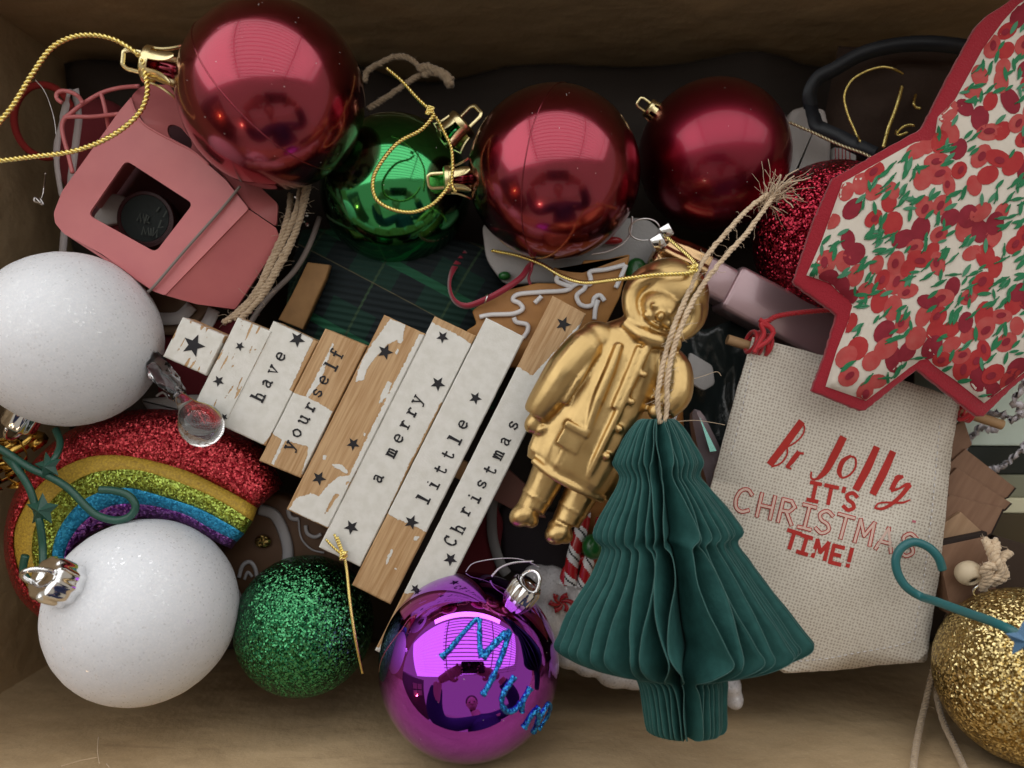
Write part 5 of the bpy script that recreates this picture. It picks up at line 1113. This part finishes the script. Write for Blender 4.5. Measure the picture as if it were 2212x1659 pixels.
# ------------------------------------------------------------------ iced biscuit, ribbon, grey felt
T = Thing('iced_biscuit', 'gingerbread biscuit ornament with white icing squiggles behind the word sign', 'biscuit', P(1200, 660, -2.4))
mb = MB(); slab(mb, [P(x, y, -1.1) for x, y in rounded([(1019, 671), (1060, 642), (1104, 624), (1160, 611), (1212, 612), (1198, 590), (1195, 576), (1230, 584), (1263, 586), (1258, 562), (1310, 560), (1362, 548), (1352, 590), (1340, 640), (1310, 700), (1270, 760), (1180, 800), (1060, 790), (1005, 715), (1030, 700)], 7, 3)], .8, .07); T.part('biscuit', mb, m_ginger, auto=60)
for p in ([(1036, 685), (1060, 680), (1107, 678), (1129, 668), (1122, 655), (1108, 648), (1119, 636), (1169, 631), (1219, 628), (1232, 620), (1204, 608), (1208, 596), (1234, 609), (1262, 612), (1262, 624), (1246, 638), (1252, 656), (1266, 662), (1280, 658), (1284, 644), (1296, 638), (1306, 650)],
          [(1350, 572), (1310, 582), (1275, 587), (1276, 602), (1274, 614), (1250, 612), (1232, 622)], [(1352, 572), (1344, 592), (1330, 622)], [(1110, 686), (1116, 696), (1138, 701), (1140, 714), (1130, 730)], [(1155, 655), (1170, 640)], [(1284, 690), (1286, 668), (1292, 648)]):
    mb = MB(); tube(mb, crom(PL(p, -1.0), 6), 5.2/sc(-1), 8, squash=.7); T.part('icing', mb, m_icing)
T = Thing('red_ribbon_loop', 'thin dark red ribbon loop with a silver ring by the iced biscuit', 'ribbon', P(1060, 620, -2))
q = crom(PL([(1158, 560, -1.6), (1143, 575, -1.2), (1125, 600, -.9), (1085, 628, -.7), (1047, 648, -.7), (1007, 661, -.9), (980, 648, -1.3), (970, 615, -1.8), (980, 580, -2.4), (1008, 545, -3)], -1), 8)
mb = MB(); strip(mb, q, 13/sc(-1), up=[Vector((.5*math.sin(i*.09), .5*math.cos(i*.06), .8)).normalized() for i in range(len(q))], th=.03); T.part('ribbon', mb, m_ribbonred)
mb = MB(); strip(mb, crom(PL([(1150, 566, -1.2), (1148, 582), (1142, 600), (1146, 615)], -1.2), 5), .12); T.part('ribbon_tail', mb, m_ribbonred)
mb = MB(); c = P(1049, 645, -.65); tube(mb, [c+Vector((.05*math.cos(t)+.05*math.sin(t), .17*math.sin(t), .15*math.cos(t))) for t in np.linspace(0, 2*math.pi, 16, endpoint=False)], .03, 6, closed=True); T.part('ring', mb, m_silvercap)
T = Thing('grey_felt_snowflake', 'grey white felt shape lying under the middle red bauble', 'felt ornament', P(1230, 540, -3))
mb = MB(); slab(mb, [P(x, y, -2.5) for x, y in rounded([(1040, 480), (1180, 470), (1290, 470), (1400, 470), (1436, 505), (1420, 560), (1370, 600), (1280, 620), (1180, 610), (1090, 615), (1050, 560)], 20)], .5, .12); T.part('felt', mb, m_paper)
for x, y, a, b, m_ in ((1322, 520, 24, 9, m_candy), (1375, 590, 26, 34, m_gum), (1090, 596, 14, 10, m_gum), (1075, 652, 16, 8, m_darkred)):
    mb = MB(); ellipsoid(mb, P(x, y, -2.3), XYZ, (a/sc(-2), b/sc(-2), .25), 18, 8); T.part('bead', mb, m_)
mb = MB(); rope(mb, crom(PL([(1366, 468, -1.2), (1364, 490), (1358, 512), (1340, 530), (1310, 544), (1278, 549)], -1.2), 6), .05, 2, .16); single('silver_string', 'thin silver string beside the middle red bauble', 'string', mb, m_silvercord)

# gold capped tube with pink silver body, and the little silver bead clasp
T = Thing('gold_capped_tube', 'glossy pink silver tube with ribbed gold cap behind the figurine', 'tube', P(1600, 620, -3))
a = P(1412, 540, -2.0); b = P(1812, 752, -2.2); ax = (b-a).normalized(); mb = MB(); e1, e2, a3 = basis(ax)
lathe(mb, a, ax, [(.1, .0), (.62, .02), (.78, .15), (.84, .35), (.84, .7), (.92, 1.1), (.98, 1.8), (1.0, 2.2), (.1, 2.2)], 72, flute=9, fl=.07); T.part('cap', mb, M('brown_gold_metal', (.58, .38, .20), .22, 1.0), auto=40)
def rbox(mb, c, ex, ey, ez, hx, hy, hz, r, n=4):
    prof = []
    for (sx, sy) in ((1, 1), (-1, 1), (-1, -1), (1, -1)):
        a0 = {(1, 1): 0, (-1, 1): .5, (-1, -1): 1, (1, -1): 1.5}[(sx, sy)]*math.pi
        for k in range(n+1): t = a0+k/n*math.pi/2; prof.append((sx*(hy-r)+r*math.cos(t), sy*(hz-r)+r*math.sin(t)))
    m = len(prof); V = []; F = []
    for x, s_ in ((-hx, .88), (-hx+r*.4, .97), (-hx+r, 1), (hx-r, 1), (hx-r*.4, .97), (hx, .88)):
        for y, z in prof: V.append(c+ex*x+ey*y*s_+ez*z*s_)
    for j in range(5):
        for k in range(m): F.append((j*m+k, j*m+(k+1) % m, (j+1)*m+(k+1) % m, (j+1)*m+k))
    F.append(tuple(range(m-1, -1, -1))); F.append(tuple(5*m+k for k in range(m))); mb.add(V, F)
ey = Vector((0, 0, 1)).cross(ax).normalized(); ez = ax.cross(ey)
mb = MB(); rbox(mb, a+ax*2.9, ax, ey, ez, .8, .78, .7, .25); T.part('collar', mb, m_silverpink)
mb = MB(); rbox(mb, a+ax*6.3, ax, ey, ez, 2.9, .98, .85, .22); T.part('tube_body', mb, m_silverpink)
T = Thing('silver_bead_clasp', 'two small square silver beads with a wire ring above the figurine', 'clasp', P(1425, 520, -1.6))
for (x, y, z, r_) in ((1438, 500, -.6, .25), (1420, 524, -.8, .29)):
    mb = MB(); d = Vector((.85, .5, .1)).normalized(); e = Vector((-.5, .85, .1)).normalized(); rbox(mb, P(x, y, z), d, e, d.cross(e), r_*.9, r_, r_, .06, 2); T.part('bead', mb, m_silvercap, auto=30)
mb = MB(); c = P(1392, 496, -1.0); tube(mb, [c+Vector((.62*math.cos(t), .40*math.sin(t), .2*math.sin(t))) for t in np.linspace(0, 2*math.pi, 30, endpoint=False)], .035, 6, closed=True); T.part('ring', mb, m_silvercord)

# ------------------------------------------------------------------ plaid cushion and wooden strip
mb = MB(); c = P(860, 690, -3.9); e = (Vector((.9, .35, .1)).normalized(), Vector((-.35, .9, 0)).normalized())
V = []; F = []; NU, NV = 110, 110
for j in range(NV+1):
    for i in range(NU+1):
        u, v = i/NU*2-1, j/NV*2-1; h = (1-abs(u)**2.4)*(1-abs(v)**2.4); x = u*4.9*(1-.10*v*v); y = v*3.9*(1-.10*u*u)
        V.append(c+Vector((x+y*.05, y-x*.10, 1.9*h**.5+.035*math.sin(y*26+x*2+3*mnoise.noise(Vector((x*.4, y*.4, 0)))))+Vector((0,0,0))) if False else c+Vector((x+y*.05, y-x*.10, 1.9*h**.5+.06*math.sin(y*22+x*2))))
for j in range(NV):
    for i in range(NU): F.append((j*(NU+1)+i, j*(NU+1)+i+1, (j+1)*(NU+1)+i+1, (j+1)*(NU+1)+i))
mb.add(V, F); q = MB().add([v-Vector((0, 0, .3)) for v in V[::1]], [f[::-1] for f in F])
T = Thing('plaid_cushion', 'dark green ribbed plaid cushion ornament under the glossy green bauble', 'cushion', c); T.part('cushion_front', mb, m_plaid); T.part('cushion_back', q, m_plaid)
mb = MB(); slab(mb, [P(x, y, -1.6) for x, y in [(664, 566), (712, 572), (704, 600), (682, 648), (654, 712), (600, 690), (630, 636)]], .4, .06); single('wooden_strip', 'plain tan wooden strip between jute loop and plaid cushion', 'strip', mb, m_tan)

# ------------------------------------------------------------------ things lying under the sign's left end
T = Thing('felt_stocking', 'dark red felt stocking with white cuff under the white bauble', 'stocking', P(400, 780, -3.4))
mb = MB(); slab(mb, [P(x, y, -2.4) for x, y in rounded([(330, 700), (420, 690), (520, 690), (640, 760), (640, 860), (500, 880), (420, 862), (340, 870)], 14)], .6, .15); T.part('felt', mb, m_darkred)
mb = MB(); slab(mb, [P(x, y, -2.1) for x, y in rounded([(300, 862), (352, 858), (420, 852), (520, 870), (560, 930), (420, 935), (330, 905)], 10)], .5, .12); T.part('cuff', mb, m_paper)
mb = MB(); tube(mb, crom(PL([(338, 856), (346, 850), (354, 848), (362, 856), (370, 858), (380, 852)], -1.9), 5), .05, 6); T.part('stitching', mb, m_icing)
T = Thing('round_wood_slice', 'brown round wooden slice with white rim peeking out below the pink ornament', 'wood slice', P(370, 640, -2.6))
mb = MB(); lathe(mb, P(372, 618, -2.6), Vector((0, 0, 1)), [(.1, 0), (2.0, 0), (2.1, .1), (2.1, .5), (2.0, .6), (.1, .6)], 48); T.part('slice', mb, M('dark_wood_slice', (.16, .10, .06), .7), auto=40)
for (x0, y0), (x1, y1), (x2, y2) in (((340, 688), (385, 686), (414, 660)), ((395, 710), (440, 706), (462, 668))):
    mb = MB(); strip(mb, crom([P(x0, y0, -1.8), P(x1, y1, -1.7), P(x2, y2, -1.8)], 8), .5, th=.1); T.part('rim_band', mb, m_paper)
mb = MB(); slab(mb, [P(x, y, -2.2) for x, y in rounded([(342, 694), (392, 686), (410, 664), (424, 690), (395, 712), (350, 712)], 8)], .3, .08); T.part('paper_edge', mb, m_paper)

# gingerbread man under the sign
T = Thing('gingerbread_man', 'dark gingerbread man ornament with white icing swirls below the word sign', 'gingerbread', P(600, 1200, -3.4))
mb = MB(); slab(mb, [P(x, y, -2.6) for x, y in rounded([(470, 1130), (540, 1090), (600, 1060), (700, 1130), (760, 1200), (740, 1290), (640, 1330), (560, 1360), (490, 1340), (480, 1240)], 30)], .7, .2); T.part('biscuit', mb, m_gingerdk, auto=60)
for p, w_ in (([(560, 1100), (592, 1112), (612, 1148), (622, 1190), (618, 1230)], .40), ([(516, 1248), (524, 1222), (540, 1214), (552, 1230), (556, 1260)], .14), ([(528, 1252), (535, 1236), (545, 1246)], .1), ([(512, 1275), (530, 1320), (540, 1350)], .16), ([(622, 1100), (628, 1118), (645, 1122)], .16), ([(660, 1135), (664, 1152), (680, 1160), (694, 1154)], .13), ([(645, 1120), (650, 1160), (672, 1186), (700, 1194)], .06), ([(548, 1360), (558, 1336), (560, 1320)], .1)):
    mb = MB(); tube(mb, crom(PL(p, -2.5), 6), w_*.6, 8, squash=.45); T.part('icing', mb, M('dull_white_icing', (.36, .35, .36), .5) if 'dull_white_icing' not in bpy.data.materials else bpy.data.materials['dull_white_icing'])
mb = MB(); ellipsoid(mb, P(568, 1170, -2.4), XYZ, (.35, .28, .16), 16, 8); T.part('gold_button', mb, M('old_gold_glitter', (.2, .13, .04), .35, 1.0, glit=(14, 1.2, (.4, .28, .1))))

# gold foil bow at the far left
T = Thing('gold_foil_bow', 'crumpled shiny gold foil bow at the left edge under the hooks', 'bow', P(30, 1010, -1.8)); rf = random.Random(9)
for k in range(9):
    a0 = rf.uniform(0, 6.28); c = P(28+rf.uniform(-26, 40), 1000+rf.uniform(-38, 52), -1.4+rf.uniform(-.4, .3)); q = [c+Vector((.75*math.cos(a0+t)*(.6+.4*math.sin(2*t)), .5*math.sin(t), .35*math.cos(t*1.4))) for t in np.linspace(0, 5, 16)]
    mb = MB(); strip(mb, q, rf.uniform(.25, .5), up=Vector((rf.gauss(0, 1), rf.gauss(0, 1), 1)).normalized(), th=.02); T.part('foil_loop', mb, M('gold_foil', (.55, .34, .08), .2, 1.0) if 'gold_foil' not in bpy.data.materials else bpy.data.materials['gold_foil'])

# ------------------------------------------------------------------ gingerbread house behind the paper tree
T = Thing('gingerbread_house', 'gingerbread house ornament with snowy base and candy canes behind the paper tree', 'house ornament', P(1350, 1300, -4))
mb = MB(); slab(mb, [P(x, y, -1.7) for x, y in rounded([(1250, 1060), (1330, 1010), (1440, 830), (1476, 850), (1480, 920), (1500, 1180), (1420, 1320), (1260, 1240)], 12)], 1.6, .25); T.part('wall', mb, M('orange_gingerbread', (.36, .15, .035), .5, var=(1.5, (.28, .11, .025), .8)), auto=60)
mb = MB(); tube(mb, crom(PL([(1448, 840), (1462, 872), (1456, 905), (1440, 930)], -1.6), 6), .09, 8); T.part('icing', mb, m_icing)
mb = MB(); rh = random.Random(5)
for (x, y, a, b) in ((1190, 1270, 46, 50), (1235, 1300, 50, 60), (1180, 1330, 44, 52), (1240, 1370, 60, 56), (1300, 1390, 60, 50), (1230, 1418, 34, 26), (1272, 1436, 36, 24), (1330, 1452, 46, 34), (1370, 1455, 44, 34), (1440, 1450, 60, 40), (1520, 1440, 60, 40), (1578, 1478, 22, 24), (1584, 1506, 20, 24), (1160, 1240, 30, 22), (1300, 1300, 60, 60), (1400, 1400, 90, 60)):
    ellipsoid(mb, P(x, y, -2.6), XYZ, (a/sc(-2.6), b/sc(-2.6), .75), 20, 12)
me = bpy.data.meshes.new('tmp'); me.from_pydata([tuple(v) for v in mb.v], [], mb.f); to = bpy.data.objects.new('tmp', me); COL.objects.link(to)
md = to.modifiers.new('r', 'REMESH'); md.mode = 'VOXEL'; md.voxel_size = .12; ms = to.modifiers.new('s', 'SMOOTH'); ms.factor = .5; ms.iterations = 3
dg = bpy.context.evaluated_depsgraph_get(); ev = to.evaluated_get(dg); m2 = ev.to_mesh(); fm = MB(); fm.add([v.co.copy() for v in m2.vertices], [tuple(p.vertices) for p in m2.polygons]); ev.to_mesh_clear(); bpy.data.objects.remove(to); bpy.data.meshes.remove(me)
T.part('snow_base', fm, m_snow)
def cane(p, rp, z):
    q = resample(crom(PL(p, z), 8), .03); V = []; F = []; Tt, N_, B_ = frames(q); n = 20; r_ = rp/sc(z); mb = MB()
    for i, c in enumerate(q):
        for k in range(n): a = 2*math.pi*k/n; V.append(c+N_[i]*math.cos(a)*r_+B_[i]*math.sin(a)*r_)
    mb.v = V
    for i in range(len(q)-1):
        for k in range(n):
            ph = ((i*.03)/1.05+k/n) % 1; mb.f.append((i*n+k, i*n+(k+1) % n, (i+1)*n+(k+1) % n, (i+1)*n+k)); mb.m.append(0 if ph < .5 else (1 if ph < .66 or ph > .74 and ph < .92 else 2 if ph <= .74 else 1))
    T.part('candy_cane', mb, [m_candy, m_icing, m_black])
cane([(1262, 1105), (1258, 1135), (1246, 1175), (1236, 1215), (1232, 1262)], 15, -1.3); cane([(1300, 1120), (1292, 1160), (1280, 1195), (1268, 1225), (1258, 1268)], 13, -1.2)
cane([(1216, 1262), (1224, 1235), (1240, 1215), (1262, 1205)], 11, -1.4)
mb = MB(); ellipsoid(mb, P(1281, 1181, -.9), XYZ, (24/sc(-1), 28/sc(-1), .45), 20, 12); T.part('gumdrop', mb, m_gum)
mb = MB()
for k in range(6):
    a0 = k*math.pi/3; q = [(1212+r_*math.cos(a0+r_*.045), 1302+r_*.8*math.sin(a0+r_*.045)) for r_ in (2, 8, 14, 20, 25)]
    tube(mb, [P(x, y, -1.82) for x, y in q], lambda t: .03+.10*t, 6)
T.part('peppermint_swirl', mb, m_candy)

# santa boot and black felt hat under the sign's right side
T = Thing('santa_boot', 'dark red boot ornament with grey fur trim under the right side of the word sign', 'boot', P(1040, 1160, -3.6))
mb = MB(); slab(mb, [P(x, y, -2.3) for x, y in rounded([(990, 1080), (1062, 1070), (1088, 1130), (1070, 1260), (960, 1260), (960, 1150)], 16)], .8, .2); T.part('felt', mb, m_darkred)
mb = MB(); tube(mb, crom(PL([(1066, 1070), (1062, 1120), (1066, 1170), (1082, 1220), (1095, 1240)], -2.1), 8), .22, 10, squash=.7); T.part('fur_trim', mb, M('grey_fur', (.20, .19, .19), .95))
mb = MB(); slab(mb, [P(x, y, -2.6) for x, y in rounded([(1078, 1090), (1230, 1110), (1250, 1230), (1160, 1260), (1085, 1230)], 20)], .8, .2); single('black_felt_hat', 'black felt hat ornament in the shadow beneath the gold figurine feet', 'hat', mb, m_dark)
mb = MB(); slab(mb, [P(x, y, -1.4) for x, y in [(1062, 1052), (1084, 1000), (1150, 1060), (1180, 1120), (1128, 1112), (1066, 1080)]], .3, .05); single('reddish_wood_stick', 'flat reddish wooden stick under the gold figurine feet', 'stick', mb, M('red_stained_wood', (.20, .085, .065), .6))
# cellophane and iridescent icicle
mb = MB(); NU = 26; V = []; F = []; 
for j in range(NU+1):
    for i in range(NU+1):
        u, v = i/NU, j/NU; x = 1430+190*u-70*v*0+mnoise.noise(Vector((u*3, v*3, 1)))*16; y = 700+420*v+mnoise.noise(Vector((u*3, v*3, 9)))*16
        V.append(P(x, y, -3.2+.7*mnoise.noise(Vector((u*2.2, v*3.2, 4)))+.10*mnoise.noise(Vector((u*9, v*9, 2)))))
for j in range(NU):
    for i in range(NU): F.append((j*(NU+1)+i, (j+1)*(NU+1)+i, (j+1)*(NU+1)+i+1, j*(NU+1)+i+1))
mb.add(V, F); o = single('cellophane_bag', 'dark crumpled cellophane between gold figurine and linen banner', 'bag', mb, m_cell); md = o.modifiers.new('thickness', 'SOLIDIFY'); md.thickness = .03*U
T = Thing('iridescent_icicle', 'pinkish grey iridescent icicle beside the paper tree', 'icicle', P(1520, 960, -1.8)); a = P(1502, 890, -1.2); b = P(1552, 1046, -1.2); ax = (b-a); L = ax.length; mb = MB()
lathe(mb, a, ax, [(.02, -.12), (.22, 0), (.34, .3), (.5, L*.4), (.62, L*.7), (.66, L), (.05, L)], 7); T.part('icicle_body', mb, m_irid, smooth=False)
mb = MB(); mb.add([P(1511, 900, -.55), P(1548, 974, -.42), P(1534, 976, -.40), P(1511, 900, -.6), P(1548, 974, -.47), P(1534, 976, -.45)], [(0, 2, 1), (3, 4, 5), (0, 1, 4, 3), (1, 2, 5, 4), (2, 0, 3, 5)]); T.part('facet', mb, m_streak, smooth=False)
mb = MB(); slab(mb, [P(x, y, -2.0) for x, y in rounded([(1490, 760), (1540, 790), (1545, 830), (1520, 845), (1480, 820)], 8)], .2, .05); single('pale_paper_scrap', 'pale grey paper scrap beneath the gold figurine hood', 'scrap', mb, m_paper)

# ------------------------------------------------------------------ wooden fan tree, bead, card box at the right
T = Thing('wooden_fan_tree', 'brown wooden tree ornament of fanned pieces with bead and jute knot', 'wooden tree', P(2110, 1150, -2))
for pl, z, m_ in (([(2040, 940), (2082, 905), (2100, 960), (2058, 1000)], -1.5, m_woodtree), ([(2030, 1020), (2086, 970), (2193, 1053), (2176, 1074), (2060, 1120)], -1.35, m_woodtree), ([(2020, 1060), (2067, 1011), (2184, 1086), (2170, 1101), (2060, 1150)], -1.15, m_woodtree), ([(2010, 1120), (2051, 1069), (2167, 1098), (2141, 1152), (2060, 1200)], -.95, m_woodtree), ([(2010, 1150), (2076, 1106), (2130, 1156), (2120, 1200), (2020, 1200)], -.75, m_woodpale)):
    mb = MB(); slab(mb, [P(x, y, z) for x, y in pl], .18, .02); pk = T.part('wood_piece', mb, m_, smooth=False)
    mb = MB(); slab(mb, [P(x, y, z-.16) for x, y in [(a_*1.0+(3 if a_ > 2100 else -3), b_+2) for a_, b_ in pl]], .05, .01); T.part('burnt_edge', mb, m_burnt, parent=pk, smooth=False)
mb = MB(); slab(mb, [P(x, y, -.45) for x, y in [(2026, 1180), (2134, 1158), (2152, 1270), (2140, 1320), (2056, 1330)]], .9, .03); blk = T.part('wood_block', mb, m_woodtree, smooth=False)
mb = MB(); slab(mb, [P(x, y, -.44) for x, y in [(2024, 1171), (2132, 1149), (2134, 1157), (2026, 1181)]], .9, .02); T.part('burnt_edge', mb, m_burnt, parent=blk, smooth=False)
mb = MB(); slab(mb, [P(x, y, -1.0) for x, y in [(2154, 1158), (2230, 1180), (2240, 1290), (2150, 1300), (2140, 1200)]], .6, .03); T.part('dark_piece', mb, M('dark_brown_wood', (.045, .026, .016), .7), smooth=False)
cb = P(2092, 1238, .15); ax = Vector((.10, -.62, .78)).normalized(); mb = MB()
pr = [(.17, -.0)]+[(.16+.34*math.sin(t), -.40*math.cos(t)) for t in np.linspace(.12, math.pi-.12, 12)]+[(.17, .0)]
e1, e2, a3 = basis(ax); V = []; F = []; n = 28
for r_, h in pr:
    for k in range(n): V.append(cb+e1*math.cos(2*math.pi*k/n)*r_+e2*math.sin(2*math.pi*k/n)*r_+a3*h)
for j in range(len(pr)-1):
    for k in range(n): F.append((j*n+k, j*n+(k+1) % n, (j+1)*n+(k+1) % n, (j+1)*n+k))
mb.add(V, F); T.part('bead', mb, m_bead)
mb = MB(); lathe(mb, cb-a3*.3, a3, [(.05, 0), (.165, 0), (.165, .6), (.05, .6)], 20); T.part('bead_hole', mb, m_dark)
mb = MB(); c = P(2118, 1276, .2); tube(mb, [c+Vector((.27*math.cos(t), .25*math.sin(t), .1*math.sin(t))) for t in np.linspace(0, 2*math.pi, 24, endpoint=False)], .055, 8, closed=True); T.part('ring', mb, m_silvercap)
for i, p in enumerate(([(2122, 1274, .2), (2130, 1252, .6), (2138, 1235, .8), (2146, 1210, .7), (2136, 1182, .6), (2128, 1164, .4)], [(2120, 1266, .3), (2140, 1252, .7), (2160, 1236, .8), (2150, 1206, .9), (2152, 1180, .6), (2146, 1166, .4)], [(2130, 1262, .2), (2158, 1254, .5), (2170, 1240, .5), (2160, 1214, .6), (2172, 1198, .5), (2182, 1196, .4)], [(2136, 1246, .6), (2126, 1236, .7), (2134, 1222, .9), (2150, 1224, .9)])):
    q = crom(PL(p), 8); mb = MB(); rope(mb, q, .17, 3, .55, 7, wob=.5); st = T.part('jute_strand', mb, m_jutelight); mb = MB(); fuzz(mb, q, .15, 60, .5, .009, seed=60+i); T.part('stray_fibre', mb, m_jutelight, parent=st, kind='stuff')
T = Thing('mint_gift_box', 'mint green gift box with black and cream bands in the right corner', 'gift box', P(2200, 980, -8))
for pl, z, m_, nm in (([(2040, 760), (2420, 760), (2420, 965), (2040, 962)], -3.6, m_mint, 'lid'), ([(2040, 963), (2420, 966), (2420, 1026), (2040, 1024)], -3.75, m_blackcard, 'black_band'), ([(2040, 1025), (2420, 1027), (2420, 1076), (2040, 1074)], -3.7, m_sage, 'sage_band'), ([(2040, 1075), (2420, 1077), (2420, 1110), (2040, 1108)], -3.6, m_creamcard, 'cream_band')):
    mb = MB(); slab(mb, [P(x, y, z) for x, y in pl], 2.5, .06); T.part(nm, mb, m_, smooth=False)
mb = MB(); slab(mb, [P(x, y, -3.4) for x, y in [(2020, 1110), (2420, 1112), (2420, 1300), (2020, 1300)]], .6, .05); single('olive_card', 'dark olive brown card below the mint gift box', 'card', mb, M('olive_card', (.075, .055, .025), .7))
T = Thing('crinkled_ribbon', 'crinkled silver ribbon curling over the mint gift box', 'ribbon', P(2180, 930, -3))
for p in ([(2222, 800, .6), (2212, 828, .3), (2205, 850, 0), (2190, 866, -.3), (2204, 884, -.6), (2200, 902, -.9), (2186, 908, -1.1), (2170, 898, -1.4), (2150, 892, -1.6), (2120, 896, -2)], [(2150, 926, -2.6), (2132, 928, -2.5), (2118, 922, -2.6), (2108, 936, -2.7), (2094, 944, -2.8), (2088, 958, -2.9), (2086, 975, -3.1)], [(2224, 950, -2.6), (2210, 972, -2.6), (2196, 984, -2.7), (2178, 998, -2.8), (2160, 1008, -2.9), (2142, 1014, -3.0), (2124, 1018, -3.1)]):
    q = crom(PL(p), 8); q = [v+Vector((.07*math.sin(i*1.1), .07*math.cos(i*1.3), .12*math.sin(i*.9))) for i, v in enumerate(q)]; mb = MB(); strip(mb, q, .26, up=Vector((.2, -.3, 1)).normalized(), th=.03); T.part('ribbon_tail', mb, m_crinkle)

# ------------------------------------------------------------------ top right: black ribbon, cloth, gold cord; top middle jute
T = Thing('black_ribbon_loop', 'wide black satin ribbon loop in the upper right of the box', 'ribbon', P(1900, 200, -3))
for p in ([(1752, 232, -2.6), (1750, 200, -2.4), (1768, 168, -2.3), (1802, 150, -2.2), (1850, 122, -2.1), (1892, 107, -2.0), (1945, 97, -2), (1992, 94, -2), (2040, 96, -2), (2098, 104, -2.2)], [(1752, 226, -2.6), (1758, 250, -2.3), (1770, 276, -2.1), (1817, 299, -1.9), (1850, 316, -1.7), (1890, 334, -1.6)]):
    q = crom(PL(p), 8); mb = MB(); strip(mb, q, .62, up=Vector((.1, -.45, 1)).normalized(), th=.04); T.part('ribbon_tail', mb, m_blackrib)
mb = MB(); slab(mb, [P(x, y, -3.4) for x, y in rounded([(1700, 262), (1716, 232), (1748, 224), (1786, 232), (1800, 290), (1798, 400), (1700, 400)], 10)], 1.4, .3); T2 = Thing('white_cloth_tag', 'off white cloth piece beside the darker red bauble', 'cloth', P(1750, 300, -5)); T2.part('cloth', mb, M('off_white_cloth', (.52, .48, .46), .9, bump=(('noise', 3, .3, .08),)))
mb = MB(); slab(mb, [P(x, y, -3.3) for x, y in [(1802, 318), (1850, 322), (1850, 420), (1802, 420)]], .8, .05); T2 = Thing('striped_tag', 'white tag with thin red stripes above the red glitter bauble', 'tag', P(1826, 340, -4)); T2.part('card', mb, M('white_tag_card', (.5, .48, .47), .8))
for x in (1799+0, 1806, 1814, 1821, 1830): 
    mb = MB(); slab(mb, [P(a_, b_, -3.27) for a_, b_ in [(x+5, 320), (x+7, 320), (x+7, 420), (x+5, 420)]], .04, .005); T2.part('stripe', mb, m_candy, smooth=False)
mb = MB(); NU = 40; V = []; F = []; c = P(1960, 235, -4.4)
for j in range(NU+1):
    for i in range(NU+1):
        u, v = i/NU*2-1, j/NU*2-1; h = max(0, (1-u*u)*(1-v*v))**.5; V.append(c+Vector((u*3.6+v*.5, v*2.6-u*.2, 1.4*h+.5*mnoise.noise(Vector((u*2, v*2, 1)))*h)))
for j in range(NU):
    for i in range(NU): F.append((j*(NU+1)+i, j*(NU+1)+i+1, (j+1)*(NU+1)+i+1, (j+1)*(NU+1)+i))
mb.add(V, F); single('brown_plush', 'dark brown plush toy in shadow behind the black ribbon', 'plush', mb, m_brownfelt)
T = Thing('gold_cord_loop', 'thin gold cord loop lying on the dark plush in the upper right', 'cord', P(1880, 220, -2.5))
for p, w_ in (([(1858, 305, -1.4), (1850, 290), (1837, 262), (1827, 232), (1824, 206), (1838, 176), (1867, 156), (1904, 145), (1929, 149), (1950, 160, -2.6)], 2.8), ([(1948, 188, -2.4), (1940, 219), (1930, 248), (1919, 276), (1908, 318, -1.6)], 4.2), ([(1978, 205, -2.6), (1974, 222), (1978, 232), (1988, 234)], 3), ([(1934, 290, -2.2), (1948, 276), (1964, 270), (1975, 272)], 3), ([(1936, 282, -2.2), (1942, 292), (1960, 286)], 3)):
    mb = MB(); rope(mb, crom(PL(p, -1.9), 8), w_/sc(-2), 3, .24); T.part('strand', mb, m_goldcord)
mb = MB(); rope(mb, crom(PL([(1704, 264, -1.9), (1730, 275, -1.8), (1758, 287, -1.6), (1817, 314, -1.1), (1866, 332, -.7), (1890, 345, -.4)], -1), 8), 3.6/sc(-1), 2, .3); single('pale_gold_string', 'pale gold string stretched over the off white cloth piece', 'string', mb, M('pale_gold_thread', (.60, .52, .34), .35, .8))
T = twine('jute_bow', 'frayed brown jute loop with thick knot near the upper wall', [[(788, 178, -3.4), (792, 156), (815, 140), (853, 123), (885, 127), (908, 148)], [(795, 236, -3.2), (840, 207), (890, 172), (928, 152)]], -3.4, 6.5, m_jute, 'string', 40, wob=.5)
for p in ([(905, 148, -3.2), (925, 146), (950, 156), (975, 174)], [(915, 160, -3.3), (938, 156), (960, 164), (970, 182)], [(932, 150, -3.0), (960, 160), (974, 186)]):
    mb = MB(); rope(mb, crom(PL(p, -3.1), 6), .20, 3, .5, 6, wob=.6); T.part('knot_strand', mb, m_jute)
